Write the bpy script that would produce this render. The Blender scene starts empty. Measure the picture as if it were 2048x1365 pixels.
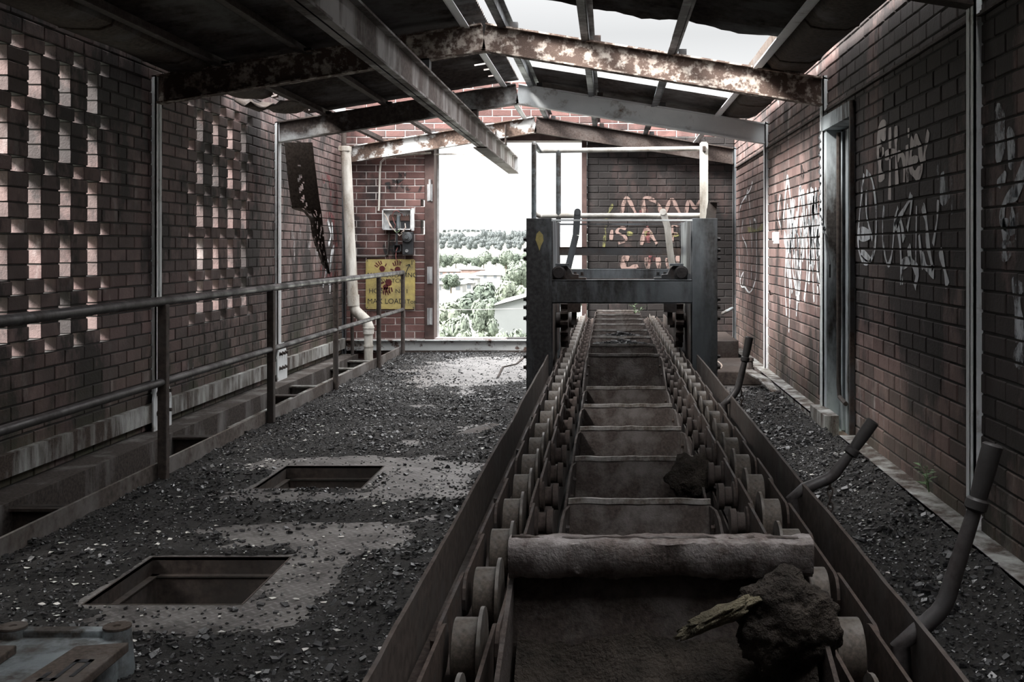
import bpy, math, random
import numpy as np
from mathutils import Vector, Matrix, noise
random.seed(7); rng = np.random.default_rng(7)
R = math.radians
S = bpy.context.scene; COL = S.collection
CH = 1.3; F = 2200.0; VX, VY = 1217.0, 495.0          # eye height, focal length (px), vanishing point of the hall
def at(px, py, Y):                                     # a point of the photograph at depth Y
    return Vector(((px-VX)*Y/F, Y, CH+(VY-py)*Y/F))

# ------------------------------------------------------------------ materials
class N:
    def __init__(s, name):
        s.m = bpy.data.materials.new(name); s.m.use_nodes = True
        s.t = s.m.node_tree; s.t.nodes.clear()
        s.out = s.n('ShaderNodeOutputMaterial'); s.b = s.n('ShaderNodeBsdfPrincipled')
        s.l(s.b.outputs[0], s.out.inputs[0])
        s.tc = s.n('ShaderNodeTexCoord').outputs['Object']
    def n(s, ty, **kw):
        o = s.t.nodes.new(ty)
        for k, v in kw.items(): setattr(o, k, v)
        return o
    def l(s, a, b): s.t.links.new(a, b)
    def set(s, sock, v):
        if hasattr(v, 'is_output') or isinstance(v, bpy.types.NodeSocket): s.l(v, sock)
        else: sock.default_value = v
    def math(s, op, a, b=0.0, clamp=False):
        o = s.n('ShaderNodeMath', operation=op, use_clamp=clamp); s.set(o.inputs[0], a); s.set(o.inputs[1], b); return o.outputs[0]
    def noise(s, scale, detail=6, rough=.6, stretch=None, seed=0.0):
        v = s.tc
        mp = s.n('ShaderNodeMapping'); s.l(v, mp.inputs[0])
        mp.inputs['Location'].default_value = (seed*3.1, seed*1.7, seed*2.3)
        mp.inputs['Scale'].default_value = stretch or (1, 1, 1)
        o = s.n('ShaderNodeTexNoise'); s.l(mp.outputs[0], o.inputs['Vector'])
        o.inputs['Scale'].default_value = scale; o.inputs['Detail'].default_value = detail; o.inputs['Roughness'].default_value = rough
        return o.outputs[0]
    def ramp(s, v, a, b):
        o = s.n('ShaderNodeMapRange'); o.clamp = True
        s.set(o.inputs['Value'], v); o.inputs[1].default_value = a; o.inputs[2].default_value = b
        return o.outputs[0]
    def mix(s, f, a, b, blend='MIX'):
        o = s.n('ShaderNodeMix', data_type='RGBA', blend_type=blend)
        s.set(o.inputs[0], f)
        for k, v in ((6, a), (7, b)): s.set(o.inputs[k], (*v, 1) if isinstance(v, tuple) else v)
        return o.outputs[2]
    def bump(s, h, strength=.4, dist=.01, prev=None):
        o = s.n('ShaderNodeBump'); o.inputs['Strength'].default_value = strength; o.inputs['Distance'].default_value = dist
        s.l(h, o.inputs['Height'])
        if prev: s.l(prev, o.inputs['Normal'])
        return o.outputs[0]
    def done(s, col, rough=.8, metal=0., normal=None, spec=.3):
        s.set(s.b.inputs['Base Color'], (*col, 1) if isinstance(col, tuple) else col)
        s.set(s.b.inputs['Roughness'], rough); s.set(s.b.inputs['Metallic'], metal)
        s.b.inputs['Specular IOR Level'].default_value = spec
        if normal: s.l(normal, s.b.inputs['Normal'])
        return s.m

def metal(name, c1, c2, rust=(.055, .036, .028), amt=.5, scale=4., rough=.55, met=.3, streak=False, bump=.3, soft=.08, seed=0.):
    m = N(name)
    base = m.mix(m.ramp(m.noise(scale*.7, seed=seed+3), .35, .65), c1, c2)
    st = (1, 1, .25) if streak else (1, 1, 1)
    p = m.ramp(m.noise(scale, 8, .65, st, seed), .5-amt*.35+.1-soft, .5-amt*.35+.1+soft)   # 1 = rust
    fine = m.noise(scale*14, 4, seed=seed+1)
    rc = m.mix(m.ramp(fine, .3, .7), tuple(x*.55 for x in rust), tuple(x*1.5 for x in rust))
    col = m.mix(p, base, rc)
    hh = m.math('ADD', m.math('MULTIPLY', p, .35), fine)
    return m.done(col, m.math('ADD', m.math('MULTIPLY', p, .25), rough), m.math('MULTIPLY', m.math('SUBTRACT', 1., p), met), m.bump(hh, bump, .004))

def brick_mat(name, soot=.5, white=.25, c=(.17, .082, .070), seed=0., green=0., sootc=(.020, .019, .019), burn=None):
    m = N(name)
    isl = m.n('ShaderNodeNewGeometry').outputs['Random Per Island']
    a = tuple(x*.60 for x in c); b = (c[0]*1.45, c[1]*1.6, c[2]*1.6)
    col = m.mix(isl, a, b)
    col = m.mix(m.math('MULTIPLY', m.ramp(m.noise(9, 5, seed=seed), .35, .75), .5), col, tuple(x*.5 for x in c))
    w = m.math('MULTIPLY', m.ramp(m.noise(5, 8, .7, (1, 1, .35), seed+2), .56, .78), white*2)
    col = m.mix(w, col, (.42, .38, .37))
    nn = m.noise(1.5, 9, .68, (1, 1, .55), seed+5)
    if burn:                                          # fire-blackened stretch of wall: along y, above z
        q = m.n('ShaderNodeSeparateXYZ'); m.l(m.tc, q.inputs[0])
        k = m.math('MULTIPLY', m.ramp(q.outputs[1], burn[0]+.5, burn[0]-.3), m.ramp(m.math('ADD', q.outputs[2], m.noise(2.5, 3, seed=3)), burn[1]+.3, burn[1]+.9))
        nn = m.math('ADD', nn, m.math('SUBTRACT', m.math('MULTIPLY', k, .175), .055))
    s1 = m.ramp(nn, .585-soot*.17, .68-soot*.17)
    s2 = m.ramp(m.math('ADD', isl, m.noise(2.5, 3, seed=seed+8)), 1.25-soot*.3, 1.5-soot*.3)
    sm = m.math('MULTIPLY', m.math('MAXIMUM', s1, m.math('MULTIPLY', s2, .7)), .88)
    col = m.mix(sm, col, sootc)
    if green:
        z = m.n('ShaderNodeSeparateXYZ'); m.l(m.tc, z.inputs[0])
        g = m.math('MULTIPLY', m.ramp(z.outputs[2], .75, .05), m.ramp(m.noise(3, 6, seed=seed+4), .35, .6))
        col = m.mix(m.math('MULTIPLY', g, green), col, (.05, .055, .03))
    fn = m.noise(60, 5, .7)
    return m.done(col, .78, 0, m.bump(m.math('ADD', fn, m.noise(14, 3)), .55, .006), .35)
def simple(name, c, rough=.8, met=0., var=.35, scale=8., bump=.2, spec=.3, dist=.004):
    m = N(name); n = m.noise(scale, 6)
    col = m.mix(m.ramp(n, .3, .7), tuple(x*(1-var) for x in c), tuple(min(1, x*(1+var)) for x in c))
    return m.done(col, rough, met, m.bump(m.noise(scale*6, 4), bump, dist), spec)

MAT = {}
MAT['brick_left'] = brick_mat('sooty_brick', .76, .45, (.200, .130, .122), 1., .8)
MAT['brick_right'] = brick_mat('dark_sooty_brick', .72, .55, (.200, .126, .115), 4., .5, burn=(7.3, .55))
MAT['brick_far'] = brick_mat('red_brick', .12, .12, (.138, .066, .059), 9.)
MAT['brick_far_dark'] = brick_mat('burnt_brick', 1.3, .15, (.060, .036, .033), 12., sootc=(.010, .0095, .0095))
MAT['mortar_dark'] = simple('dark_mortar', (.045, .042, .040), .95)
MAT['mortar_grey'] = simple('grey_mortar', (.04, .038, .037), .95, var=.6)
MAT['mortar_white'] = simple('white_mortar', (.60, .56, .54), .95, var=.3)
MAT['steel_dark'] = metal('dark_steel', (.050, .050, .052), (.085, .086, .09), (.050, .036, .030), .35, 3.5, .5, .45)
MAT['steel_blue'] = metal('blue_grey_steel', (.11, .122, .132), (.21, .228, .245), (.045, .044, .045), .36, 3., .42, .2, True, seed=2.)
MAT['steel_white'] = metal('peeling_pale_steel', (.62, .65, .66), (.72, .74, .75), (.12, .080, .058), -.16, 5., .6, .0, seed=5.)
MAT['steel_flaky'] = metal('flaking_rusty_white_steel', (.60, .54, .48), (.34, .28, .24), (.095, .066, .054), .42, 15., .7, .0, bump=.9, soft=.06, seed=1.)
MAT['steel_flaky2'] = metal('part_flaked_white_steel', (.55, .55, .54), (.46, .46, .45), (.10, .070, .056), .34, 4.0, .7, .0, bump=.6, soft=.03, seed=8.)
MAT['sill_white'] = metal('streaky_white_sill', (.46, .47, .46), (.30, .30, .28), (.065, .050, .042), .34, 7., .7, .0, True, .5, .12, 3.)
MAT['ledge'] = metal('stained_pit_ledge', (.16, .15, .145), (.24, .23, .22), (.060, .050, .045), .55, 4., .7, .0, True, .4, .10, 14.)
MAT['rust_dark'] = metal('dark_rust', (.060, .051, .047), (.095, .082, .077), (.046, .035, .031), .5, 4., .7, .15, bump=.6, seed=6.)
MAT['rust_plate'] = metal('rusty_plate', (.064, .058, .055), (.105, .094, .089), (.060, .047, .041), .5, 2.2, .55, .35, bump=.25, seed=7.)
MAT['roller'] = metal('worn_roller_steel', (.14, .13, .122), (.20, .19, .18), (.075, .062, .052), .35, 7., .42, .55, bump=.15)
MAT['bucket'] = metal('rough_cast_iron', (.082, .073, .069), (.12, .107, .102), (.045, .035, .031), .5, 6., .62, .25, bump=.9, seed=4.)
MAT['shaded_rust'] = metal('shaded_rusty_pale_steel', (.40, .41, .41), (.52, .53, .53), (.062, .050, .045), .62, 2.2, .7, .0, bump=.3, soft=.10, seed=17.)  # pale steel with rust, darkened mostly to put shade into the rafter
MAT['lip_cast'] = metal('pitted_cast_lip', (.19, .172, .168), (.25, .23, .226), (.10, .082, .076), .4, 9., .6, .1, bump=1., seed=4.)
MAT['lit_worn_edge'] = metal('worn_edge_with_top_light', (.24, .23, .22), (.40, .38, .37), (.09, .075, .065), .3, 8., .4, .5, bump=.5)  # worn lip steel, lightened further to carry the top light
MAT['pipe_dark'] = metal('worn_black_pipe', (.060, .056, .056), (.10, .098, .10), (.035, .030, .030), .3, 5., .32, .55, bump=.12)
MAT['roof'] = metal('sooty_corrugated_iron', (.11, .106, .106), (.17, .165, .162), (.060, .050, .046), .4, 1.6, .75, .1, bump=.2, seed=9.)
MAT['roof_pale'] = simple('bright_sheet_edge', (.45, .46, .46), .7)
MAT['gutter'] = metal('rotten_gutter_iron', (.060, .056, .054), (.11, .10, .096), (.055, .042, .034), .6, 3., .8, .1, True, .6, seed=2.)
MAT['zinc'] = metal('scuffed_zinc_plate', (.15, .175, .19), (.34, .38, .40), (.060, .052, .046), .30, 5., .42, .35, bump=.25, seed=3.)
MAT['brown_lid'] = metal('brown_rusty_lid', (.10, .086, .078), (.14, .12, .108), (.075, .058, .048), .5, 5., .6, .2, bump=.4)
MAT['pvc'] = metal('stained_cream_pipe', (.62, .60, .55), (.72, .70, .66), (.22, .18, .14), .16, 5., .5, .0, True, .05, .12)
MAT['timber'] = simple('red_brown_timber', (.062, .038, .034), .7, scale=10)
MAT['yellow'] = metal('dirty_yellow_enamel', (.44, .355, .12), (.50, .41, .16), (.19, .155, .08), .22, 5., .55, .0, bump=.05, soft=.15)
MAT['black_paint'] = simple('black_paint', (.02, .02, .02), .6)
MAT['red_paint'] = simple('dark_red_paint', (.085, .018, .018), .6)
MAT['white_box'] = simple('white_enamel', (.60, .61, .61), .5)
MAT['black_box'] = simple('black_bakelite', (.035, .037, .04), .4)
MAT['bakelite'] = simple('brown_bakelite', (.10, .06, .05), .5)
MAT['wire_pale'] = simple('cream_wire', (.62, .52, .46), .5)
MAT['wire_red'] = simple('red_wire', (.26, .10, .09), .5)
MAT['chrome'] = simple('worn_bright_metal', (.55, .56, .57), .3, .6)
MAT['grip'] = simple('black_rubber_grip', (.030, .028, .028), .5, bump=.4)
MAT['dirt'] = simple('dry_brown_dirt', (.034, .027, .022), .95, var=.6, scale=14, bump=1., dist=.02)
MAT['dirt_pale'] = simple('ochre_dirt', (.105, .090, .060), .95, var=.6, scale=22, bump=1., dist=.012)
MAT['leaf'] = simple('green_leaf', (.16, .24, .13), .55, scale=20)
MAT['twig'] = simple('brown_twig', (.10, .075, .05), .8)
MAT['flake'] = simple('white_flake_and_glint', (.68, .66, .63), .6, var=.15)
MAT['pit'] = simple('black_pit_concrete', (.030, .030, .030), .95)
MAT['concrete'] = simple('worn_concrete', (.19, .185, .18), .85)
def coal():
    m = N('black_coal'); isl = m.n('ShaderNodeNewGeometry').outputs['Random Per Island']
    col = m.mix(isl, (.010, .010, .011), (.045, .045, .047))
    return m.done(col, m.math('ADD', m.math('MULTIPLY', isl, .35), .18), 0, m.bump(m.noise(90, 3), .4, .004), .7)
MAT['coal'] = coal()
def dust():
    m = N('coal_dust')
    col = m.mix(m.ramp(m.noise(2.2, 8, .7), .35, .65), (.011, .0105, .010), (.038, .035, .033))
    col = m.mix(m.ramp(m.noise(55, 3), .60, .72), col, (.075, .07, .066))
    return m.done(col, .75, 0, m.bump(m.math('ADD', m.noise(70, 4, .8), m.noise(25, 4)), 1., .02), .4)
MAT['dust'] = dust()
def tread():
    m = N('tread_plate')
    mp = m.n('ShaderNodeMapping'); m.l(m.tc, mp.inputs[0])
    mp.inputs['Rotation'].default_value = (0, 0, R(45)); mp.inputs['Scale'].default_value = (28, 28, 28)
    x = m.n('ShaderNodeSeparateXYZ'); m.l(mp.outputs[0], x.inputs[0])
    def cell(v): return m.math('ABSOLUTE', m.math('SUBTRACT', m.math('FRACT', v), .5))
    fx, fy = cell(x.outputs[0]), cell(x.outputs[1])
    par = m.math('FRACT', m.math('MULTIPLY', m.math('ADD', m.math('FLOOR', x.outputs[0]), m.math('FLOOR', x.outputs[1])), .5))
    par = m.math('GREATER_THAN', par, .25)
    b1 = m.math('MULTIPLY', m.math('LESS_THAN', fx, .46), m.math('LESS_THAN', fy, .14))
    b2 = m.math('MULTIPLY', m.math('LESS_THAN', fy, .46), m.math('LESS_THAN', fx, .14))
    h = m.math('ADD', m.math('MULTIPLY', b1, par), m.math('MULTIPLY', b2, m.math('SUBTRACT', 1., par)))
    col = m.mix(m.ramp(m.noise(3.5, 7, .7), .35, .65), (.10, .093, .089), (.23, .218, .21))
    col = m.mix(m.math('MULTIPLY', h, .7), col, (.30, .29, .285))
    col = m.mix(m.ramp(m.noise(7, 9, .8, seed=4), .46, .66), col, (.040, .036, .034))
    return m.done(col, .5, .35, m.bump(h, 1., .012), .4)
MAT['tread'] = tread()
def paint(name, c, cover=.6, scale=16., streak=(1, 1, .4)):
    m = N(name)
    tr = m.n('ShaderNodeBsdfTransparent'); mx = m.n('ShaderNodeMixShader')
    # thin spray: it misses the joints and wears off in patches
    a = m.ramp(m.noise(scale, 7, .75, streak), .66-cover*.4, .80-cover*.4)
    x = m.n('ShaderNodeSeparateXYZ'); m.l(m.tc, x.inputs[0])
    j = m.math('ABSOLUTE', m.math('SUBTRACT', m.math('FRACT', m.math('DIVIDE', x.outputs[2], .086)), .5))
    a = m.math('MULTIPLY', a, m.math('LESS_THAN', j, .44))
    m.l(tr.outputs[0], mx.inputs[1]); m.l(m.b.outputs[0], mx.inputs[2]); m.l(a, mx.inputs[0]); m.l(mx.outputs[0], m.out.inputs[0])
    return m.done(c, .7)
MAT['spray_white'] = paint('white_spray_paint', (.68, .70, .72), .76)
MAT['spray_faint'] = paint('faint_white_spray_paint', (.50, .52, .55), .60, 8.)
MAT['spray_bloom'] = paint('pale_salt_bloom', (.40, .37, .37), .40, 7.)
MAT['spray_cream'] = paint('cream_brush_paint', (.60, .54, .52), .85)
MAT['spray_pink'] = paint('pink_brown_paint', (.25, .175, .155), .75)
MAT['spray_red'] = paint('dull_red_spray_paint', (.17, .06, .062), .5)
MAT['spray_yellow'] = paint('yellow_green_paint', (.22, .215, .085), .55)
MAT['spray_black'] = paint('black_spray_paint', (.02, .02, .02), .6)

# ------------------------------------------------------------------ mesh building
ORG = {}                                              # object name -> world position of its origin
class MB:
    def __init__(s): s.v = []; s.f = []; s.mi = []
    def add(s, vs, fs, mi=0):
        k = len(s.v); s.v += [tuple(v) for v in vs]; s.f += [tuple(i+k for i in f) for f in fs]; s.mi += [mi]*len(fs); return s
    def box(s, x0, x1, y0, y1, z0, z1, mi=0):
        v = [(x, y, z) for z in (z0, z1) for y in (y0, y1) for x in (x0, x1)]
        return s.add(v, [(0, 2, 3, 1), (4, 5, 7, 6), (0, 1, 5, 4), (2, 6, 7, 3), (0, 4, 6, 2), (1, 3, 7, 5)], mi)
    def bar(s, p0, p1, w, h, up=(0, 0, 1), off=(0, 0), mi=0):      # w across, h along up
        p0, p1, up = Vector(p0), Vector(p1), Vector(up)
        d = (p1-p0).normalized(); sd = d.cross(up).normalized(); u = sd.cross(d).normalized()
        o = sd*off[0]+u*off[1]
        v = [p+o+sd*a*w/2+u*b*h/2 for p in (p0, p1) for a, b in ((-1, -1), (1, -1), (1, 1), (-1, 1))]
        return s.add(v, [(0, 1, 2, 3), (7, 6, 5, 4), (0, 4, 5, 1), (1, 5, 6, 2), (2, 6, 7, 3), (3, 7, 4, 0)], mi)
    def ibeam(s, p0, p1, d, w, tf=.012, tw=.009, up=(0, 0, 1)):
        s.bar(p0, p1, tw, d, up); s.bar(p0, p1, w, tf, up, (0, d/2-tf/2)); return s.bar(p0, p1, w, tf, up, (0, -d/2+tf/2))
    def tube(s, pts, r, n=12, cap=True, mi=0):
        pts = [Vector(p) for p in pts]; rs = r if isinstance(r, (list, tuple)) else [r]*len(pts)
        rings = []; u = None
        for i, p in enumerate(pts):
            a, b = pts[max(i-1, 0)], pts[min(i+1, len(pts)-1)]
            d = (b-a).normalized()
            if u is None:
                u = d.orthogonal().normalized()
            u = (u-d*u.dot(d)).normalized(); w = d.cross(u)
            rings.append([p+(u*math.cos(2*math.pi*k/n)+w*math.sin(2*math.pi*k/n))*rs[i] for k in range(n)])
        vs = [v for q in rings for v in q]; fs = []
        for i in range(len(rings)-1):
            for k in range(n):
                fs.append((i*n+k, i*n+(k+1) % n, (i+1)*n+(k+1) % n, (i+1)*n+k))
        if cap: fs += [tuple(reversed(range(n))), tuple(range((len(rings)-1)*n, len(rings)*n))]
        return s.add(vs, fs, mi)
    def lathe(s, prof, c, axis='x', n=20, mi=0):       # prof: (along axis, radius)
        ax = {'x': Vector((1, 0, 0)), 'y': Vector((0, 1, 0)), 'z': Vector((0, 0, 1))}[axis]
        u = ax.orthogonal().normalized(); w = ax.cross(u); c = Vector(c)
        vs = [c+ax*a+(u*math.cos(2*math.pi*k/n)+w*math.sin(2*math.pi*k/n))*r for a, r in prof for k in range(n)]
        fs = [(i*n+k, i*n+(k+1) % n, (i+1)*n+(k+1) % n, (i+1)*n+k) for i in range(len(prof)-1) for k in range(n)]
        fs += [tuple(reversed(range(n))), tuple(range((len(prof)-1)*n, len(prof)*n))]
        return s.add(vs, fs, mi)
    def prism(s, poly, depth):                         # poly: 3D points (convex or simple), extruded by the vector depth
        n = len(poly); d = Vector(depth); p = [Vector(q) for q in poly]
        return s.add(p+[q+d for q in p], [tuple(range(n)), tuple(reversed(range(n, 2*n)))]+[(i, (i+1) % n, (i+1) % n+n, i+n) for i in range(n)])
    def bolt(s, c, axis, r=.016, h=.02):
        return s.lathe([(0, r*1.5), (h*.2, r*1.5), (h*.2, r), (h, r)], c, axis, 6)
    def build(s, name, mat, parent=None, smooth=False, bevel=0., recalc=True, center=True):
        me = bpy.data.meshes.new(name)
        if parent is not None: o0 = ORG[parent.name]
        elif center:
            a = np.array(s.v); o0 = Vector(((a[:, 0].min()+a[:, 0].max())/2, (a[:, 1].min()+a[:, 1].max())/2, a[:, 2].min()))
        else: o0 = Vector((0, 0, 0))
        me.from_pydata([(v[0]-o0.x, v[1]-o0.y, v[2]-o0.z) for v in s.v], [], s.f)
        mats = mat if isinstance(mat, (list, tuple)) else [mat]
        for q in mats: me.materials.append(q)
        if len(mats) > 1: me.polygons.foreach_set('material_index', s.mi)
        if recalc:
            import bmesh
            bm = bmesh.new(); bm.from_mesh(me); bmesh.ops.recalc_face_normals(bm, faces=bm.faces); bm.to_mesh(me); bm.free()
        if smooth:
            me.polygons.foreach_set('use_smooth', [True]*len(me.polygons)); me.set_sharp_from_angle(angle=R(40))
        o = bpy.data.objects.new(name, me); COL.objects.link(o)
        if bevel:
            b = o.modifiers.new('bevel', 'BEVEL'); b.width = bevel; b.segments = 2; b.limit_method = 'ANGLE'
        if parent is not None: o.parent = parent
        else: o.location = o0
        ORG[o.name] = o0.copy()
        return o
def thing(name, label, cat, loc, group=None):
    o = bpy.data.objects.new(name, None); COL.objects.link(o); o.location = loc; o.empty_display_size = .1
    ORG[o.name] = Vector(loc); return tag(o, label, cat, group)
def tag(o, label, cat, group=None, kind=None):
    o['label'] = label; o['category'] = cat
    if group: o['group'] = group
    if kind: o['kind'] = kind
    return o
def struct(o, label=None):
    o['kind'] = 'structure'
    if label: o['label'] = label
    return o
def stuff(o, label, cat): return tag(o, label, cat, None, 'stuff')
def copy_tree(src, loc=None):
    c = src.copy(); COL.objects.link(c)
    if loc is not None: c.location = loc
    for ch in src.children:
        k = ch.copy(); k.parent = c; COL.objects.link(k)
        for g in ch.children:
            q = g.copy(); q.parent = k; COL.objects.link(q)
    return c
def text_mesh(body, size, loc, rot, mat, parent, name='lettering', sx=1., extrude=.0006):
    cu = bpy.data.curves.new(name, 'FONT'); cu.body = body; cu.size = size; cu.extrude = extrude; cu.align_x = 'LEFT'
    tmp = bpy.data.objects.new(name, cu); COL.objects.link(tmp)
    bpy.context.view_layer.update()
    me = bpy.data.meshes.new_from_object(tmp.evaluated_get(bpy.context.evaluated_depsgraph_get()))
    bpy.data.objects.remove(tmp); bpy.data.curves.remove(cu)
    M = Matrix.Translation(Vector(loc)-(ORG[parent.name] if parent else Vector((0, 0, 0)))) @ rot @ Matrix.Diagonal((sx, 1, 1, 1))
    me.transform(M); me.materials.clear(); me.materials.append(mat)
    o = bpy.data.objects.new(name, me); COL.objects.link(o); o.parent = parent; ORG[o.name] = ORG[parent.name].copy()
    return o

# ------------------------------------------------------------------ the shell
XL, XR, YF, YB = -3.26, 1.56, 13.62, -2.2             # wall faces
XA = -.895                                            # ridge line
CRS, BL = .086, .24                                   # brick course and length
def brick_wall(name, fmap, a0, a1, n0, n1, spans, mats, thick=.23, recess=.007, jit=.002):
    b = MB()
    def brick(p0, p1, z0, z1):
        g = .005; q0, q1 = p0+g, p1-g
        if q1-q0 < .012: return
        zz0, zz1 = z0+g+random.uniform(-.0015, .0015), z1-g+random.uniform(-.0015, .0015)
        o = random.uniform(-jit, jit*.6); t = random.uniform(-jit, jit); c = .004
        j = lambda: random.uniform(-.0012, .0012)
        vs = [fmap(q0, thick, zz0), fmap(q1, thick, zz0), fmap(q1, thick, zz1), fmap(q0, thick, zz1),
              fmap(q0+j(), c+o-t, zz0+j()), fmap(q1+j(), c+o+t, zz0+j()), fmap(q1+j(), c+o+t, zz1+j()), fmap(q0+j(), c+o-t, zz1+j()),
              fmap(q0+c, o-t, zz0+c), fmap(q1-c, o+t, zz0+c), fmap(q1-c, o+t, zz1-c), fmap(q0+c, o-t, zz1-c)]
        fs = [(8, 9, 10, 11), (3, 2, 1, 0)]
        for k in range(4):
            m = (k+1) % 4; fs += [(k, m, 4+m, 4+k), (4+k, 4+m, 8+m, 8+k)]
        b.add(vs, fs, 0)
    for n in range(n0, n1):
        z0, z1 = n*CRS, (n+1)*CRS
        for s0, s1, mode in spans(n):
            e = .010
            vs = [fmap(a, d, z) for z in (z0, z1) for d in (recess, thick-recess) for a in (s0+e, s1-e)]
            b.add(vs, [(0, 2, 3, 1), (4, 5, 7, 6), (0, 1, 5, 4), (2, 6, 7, 3), (0, 4, 6, 2), (1, 3, 7, 5)], 1)
            if mode == 'one': brick(s0, s1, z0, z1); continue
            ph = (n % 2)*BL/2
            k = math.floor((s0-ph)/BL); p = s0
            while p < s1-1e-6:
                nx = min(s1, (k+1)*BL+ph); k += 1
                if s1-nx < .035: nx = s1
                if nx-p < .035 and nx < s1: nx = min(s1, k*BL+ph+BL); k += 1
                brick(p, nx, z0, z1); p = nx
    return struct(b.build(name, mats, center=False))
GAP, PER = .125, .35
def left_spans(n):
    out = []; cuts = []
    if 8 <= n <= 28:
        for yc in (.67, 3.55, 6.43, 9.31):
            B = (n-8) % 4 == 0
            cs = [yc+PER*(j-2) for j in range(5)] if B else [yc+PER*(j-1.5) for j in range(4)]
            cuts += [(c-GAP/2, c+GAP/2) for c in cs]
    p = YB
    for c0, c1 in cuts:
        out.append((p, c0, 'one' if c0-p < .3 else 'run')); p = c1
    out.append((p, YF+.23, 'run')); return out
brick_wall('wall_left', lambda a, d, z: (XL-d, a, z), YB, YF, -15, 34, left_spans, [MAT['brick_left'], MAT['mortar_dark']], thick=.115)
DY0, DY1, DZ = 7.02, 7.80, 2.13                        # doorway in the right-hand wall
def right_spans(n):
    if n < 25: return [(YB, DY0, 'run'), (DY1, YF+.23, 'run')]
    return [(YB, YF+.23, 'run')]
brick_wall('wall_right', lambda a, d, z: (XR+d, a, z), YB, YF, -2, 34, right_spans, [MAT['brick_right'], MAT['mortar_dark']])
OX0, OX1, OZ0, OZ1 = -2.27, -.27, .155, 2.65           # opening in the far wall
def far_spans_l(n):
    z = (n+.5)*CRS
    e = OX0-(.05 if n in (17, 18, 21) else 0)
    if z > OZ1: return [(XL, XR, 'run')]
    if z < OZ0: return [(XL, -1.27, 'run')]
    return [(XL, e, 'run')]
def far_spans_r(n):
    z = (n+.5)*CRS
    if z > OZ1: return []
    if z < OZ0: return [(-1.27, XR, 'run')]
    return [(OX1, XR, 'run')]
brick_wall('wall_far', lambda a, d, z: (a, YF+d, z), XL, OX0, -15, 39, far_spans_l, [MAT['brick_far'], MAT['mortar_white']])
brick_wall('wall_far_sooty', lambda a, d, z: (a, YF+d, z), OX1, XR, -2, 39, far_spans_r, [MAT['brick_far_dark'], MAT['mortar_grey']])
# end wall behind the viewer
b = MB(); b.box(XL-.23, XR+.23, YB-.23, YB, -1.3, 2.95)
struct(b.build('wall_near', MAT['brick_left'], center=False))

HX0, HX1 = -1.91, -1.335                              # the hatches in the floor
HATCH = [(4.00, 4.61), (5.93, 6.53)]
FX0 = -2.48
b = MB()
ys = [YB]+[v for h in HATCH for v in h]+[YF]
for i in range(len(ys)-1):
    if i % 2 == 0: b.box(FX0, -.44, ys[i], ys[i+1], -.012, 0)
    else: b.box(FX0, HX0, ys[i], ys[i+1], -.012, 0); b.box(HX1, -.44, ys[i], ys[i+1], -.012, 0)
b.box(-.44, XR, YB, YF, -.012, 0)
struct(b.build('floor', MAT['tread'], center=False))
b = MB(); b.box(XL, XR, YB, YF+.23, -1.32, -1.30); b.box(FX0-.02, FX0, YB, YF, -1.3, -.012)  # pit floor, run on unseen under the plates to block light
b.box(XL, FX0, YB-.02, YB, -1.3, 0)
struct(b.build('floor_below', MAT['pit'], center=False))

def zroof(x): return 2.985-.16*abs(x-XA)
def sheet(name, x0, x1, nx, y0, y1, keep, mat, label, lift=0., endj=0., label_extra=None):
    st = .019; ny = int((y1-y0)/st); b = MB(); xs = [x0+(x1-x0)*i/nx for i in range(nx+1)]
    jt = [endj*noise.noise((x*3.1, y1, 2.))+endj*.5*noise.noise((x*11., y1, 5.)) for x in xs]
    for j in range(ny+1):
        for i, x in enumerate(xs):
            y = y0+j*st
            b.v.append((x, y+(jt[i] if j > ny-12 else 0)*(j-ny+12)/12, zroof(x)+lift+.0125*math.cos(2*math.pi*j*st/.076)))
    for j in range(ny):
        for i in range(nx):
            if keep is None or keep((xs[i]+xs[i+1])/2, y0+(j+.5)*st, j, i):
                k = j*(nx+1)+i; b.f.append((k, k+1, k+nx+2, k+nx+1)); b.mi.append(0)
    return struct(b.build(name, mat, smooth=True, recalc=False, center=False), label)
slots = [at(px, py, 1) for px, py in ((930, 120), (945, 122), (962, 127), (976, 137), (968, 133), (985, 150), (978, 158), (990, 163))]
slotp = []
for v in slots:                                       # where those sight lines meet the sheet: rusted-through laps
    u, w = v.x, v.z-CH; Y = (2.985+.1432-CH)/(w-.16*u)
    slotp.append((u*Y, Y))
def keep_left(x, y, j, i):
    for sx, sy in slotp:
        if abs(x-sx) < .055 and abs(y-sy) < .011: return False
    if x < -2.86 and 9.5 < y < 10.9 and noise.noise((x*9, y*9, 1)) > -.05: return False
    if x < -3.02 and 9.3 < y: return False
    if -1.95+.1*noise.noise((y*3, 0, 0)) < x < -1.42 and 3.9+.1*noise.noise((x*4, 0, 0)) < y < 5.3: return False  # unseen hole added to let sky light down on the hatch floor
    return True
sheet('ceiling', -3.10, -.90, 44, YB, 11.05, keep_left, MAT['roof'], 'sooty corrugated iron sheeting over the railing side of the hall', 0, .03)
def keep_near(x, y, j, i): return not (.10+.1*noise.noise((y*2, 1, 0)) < x < 1.15 and .95+.12*noise.noise((x*4, 0, 0)) < y < 2.75+.12*noise.noise((x*4, 3, 0)))  # leaves out an unseen hole, added for top light on the near bucket
sheet('ceiling_near_right', -.88, 1.20, 36, YB, 7.18, keep_near, MAT['roof'], 'dark corrugated sheeting over the lever side, torn off past the second frame', 0, .16)
def keep_far(x, y, j, i): return y < 11.6 or (x > -.2 and y < 12.9+.3*noise.noise((x*2, 0, 0)))
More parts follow.
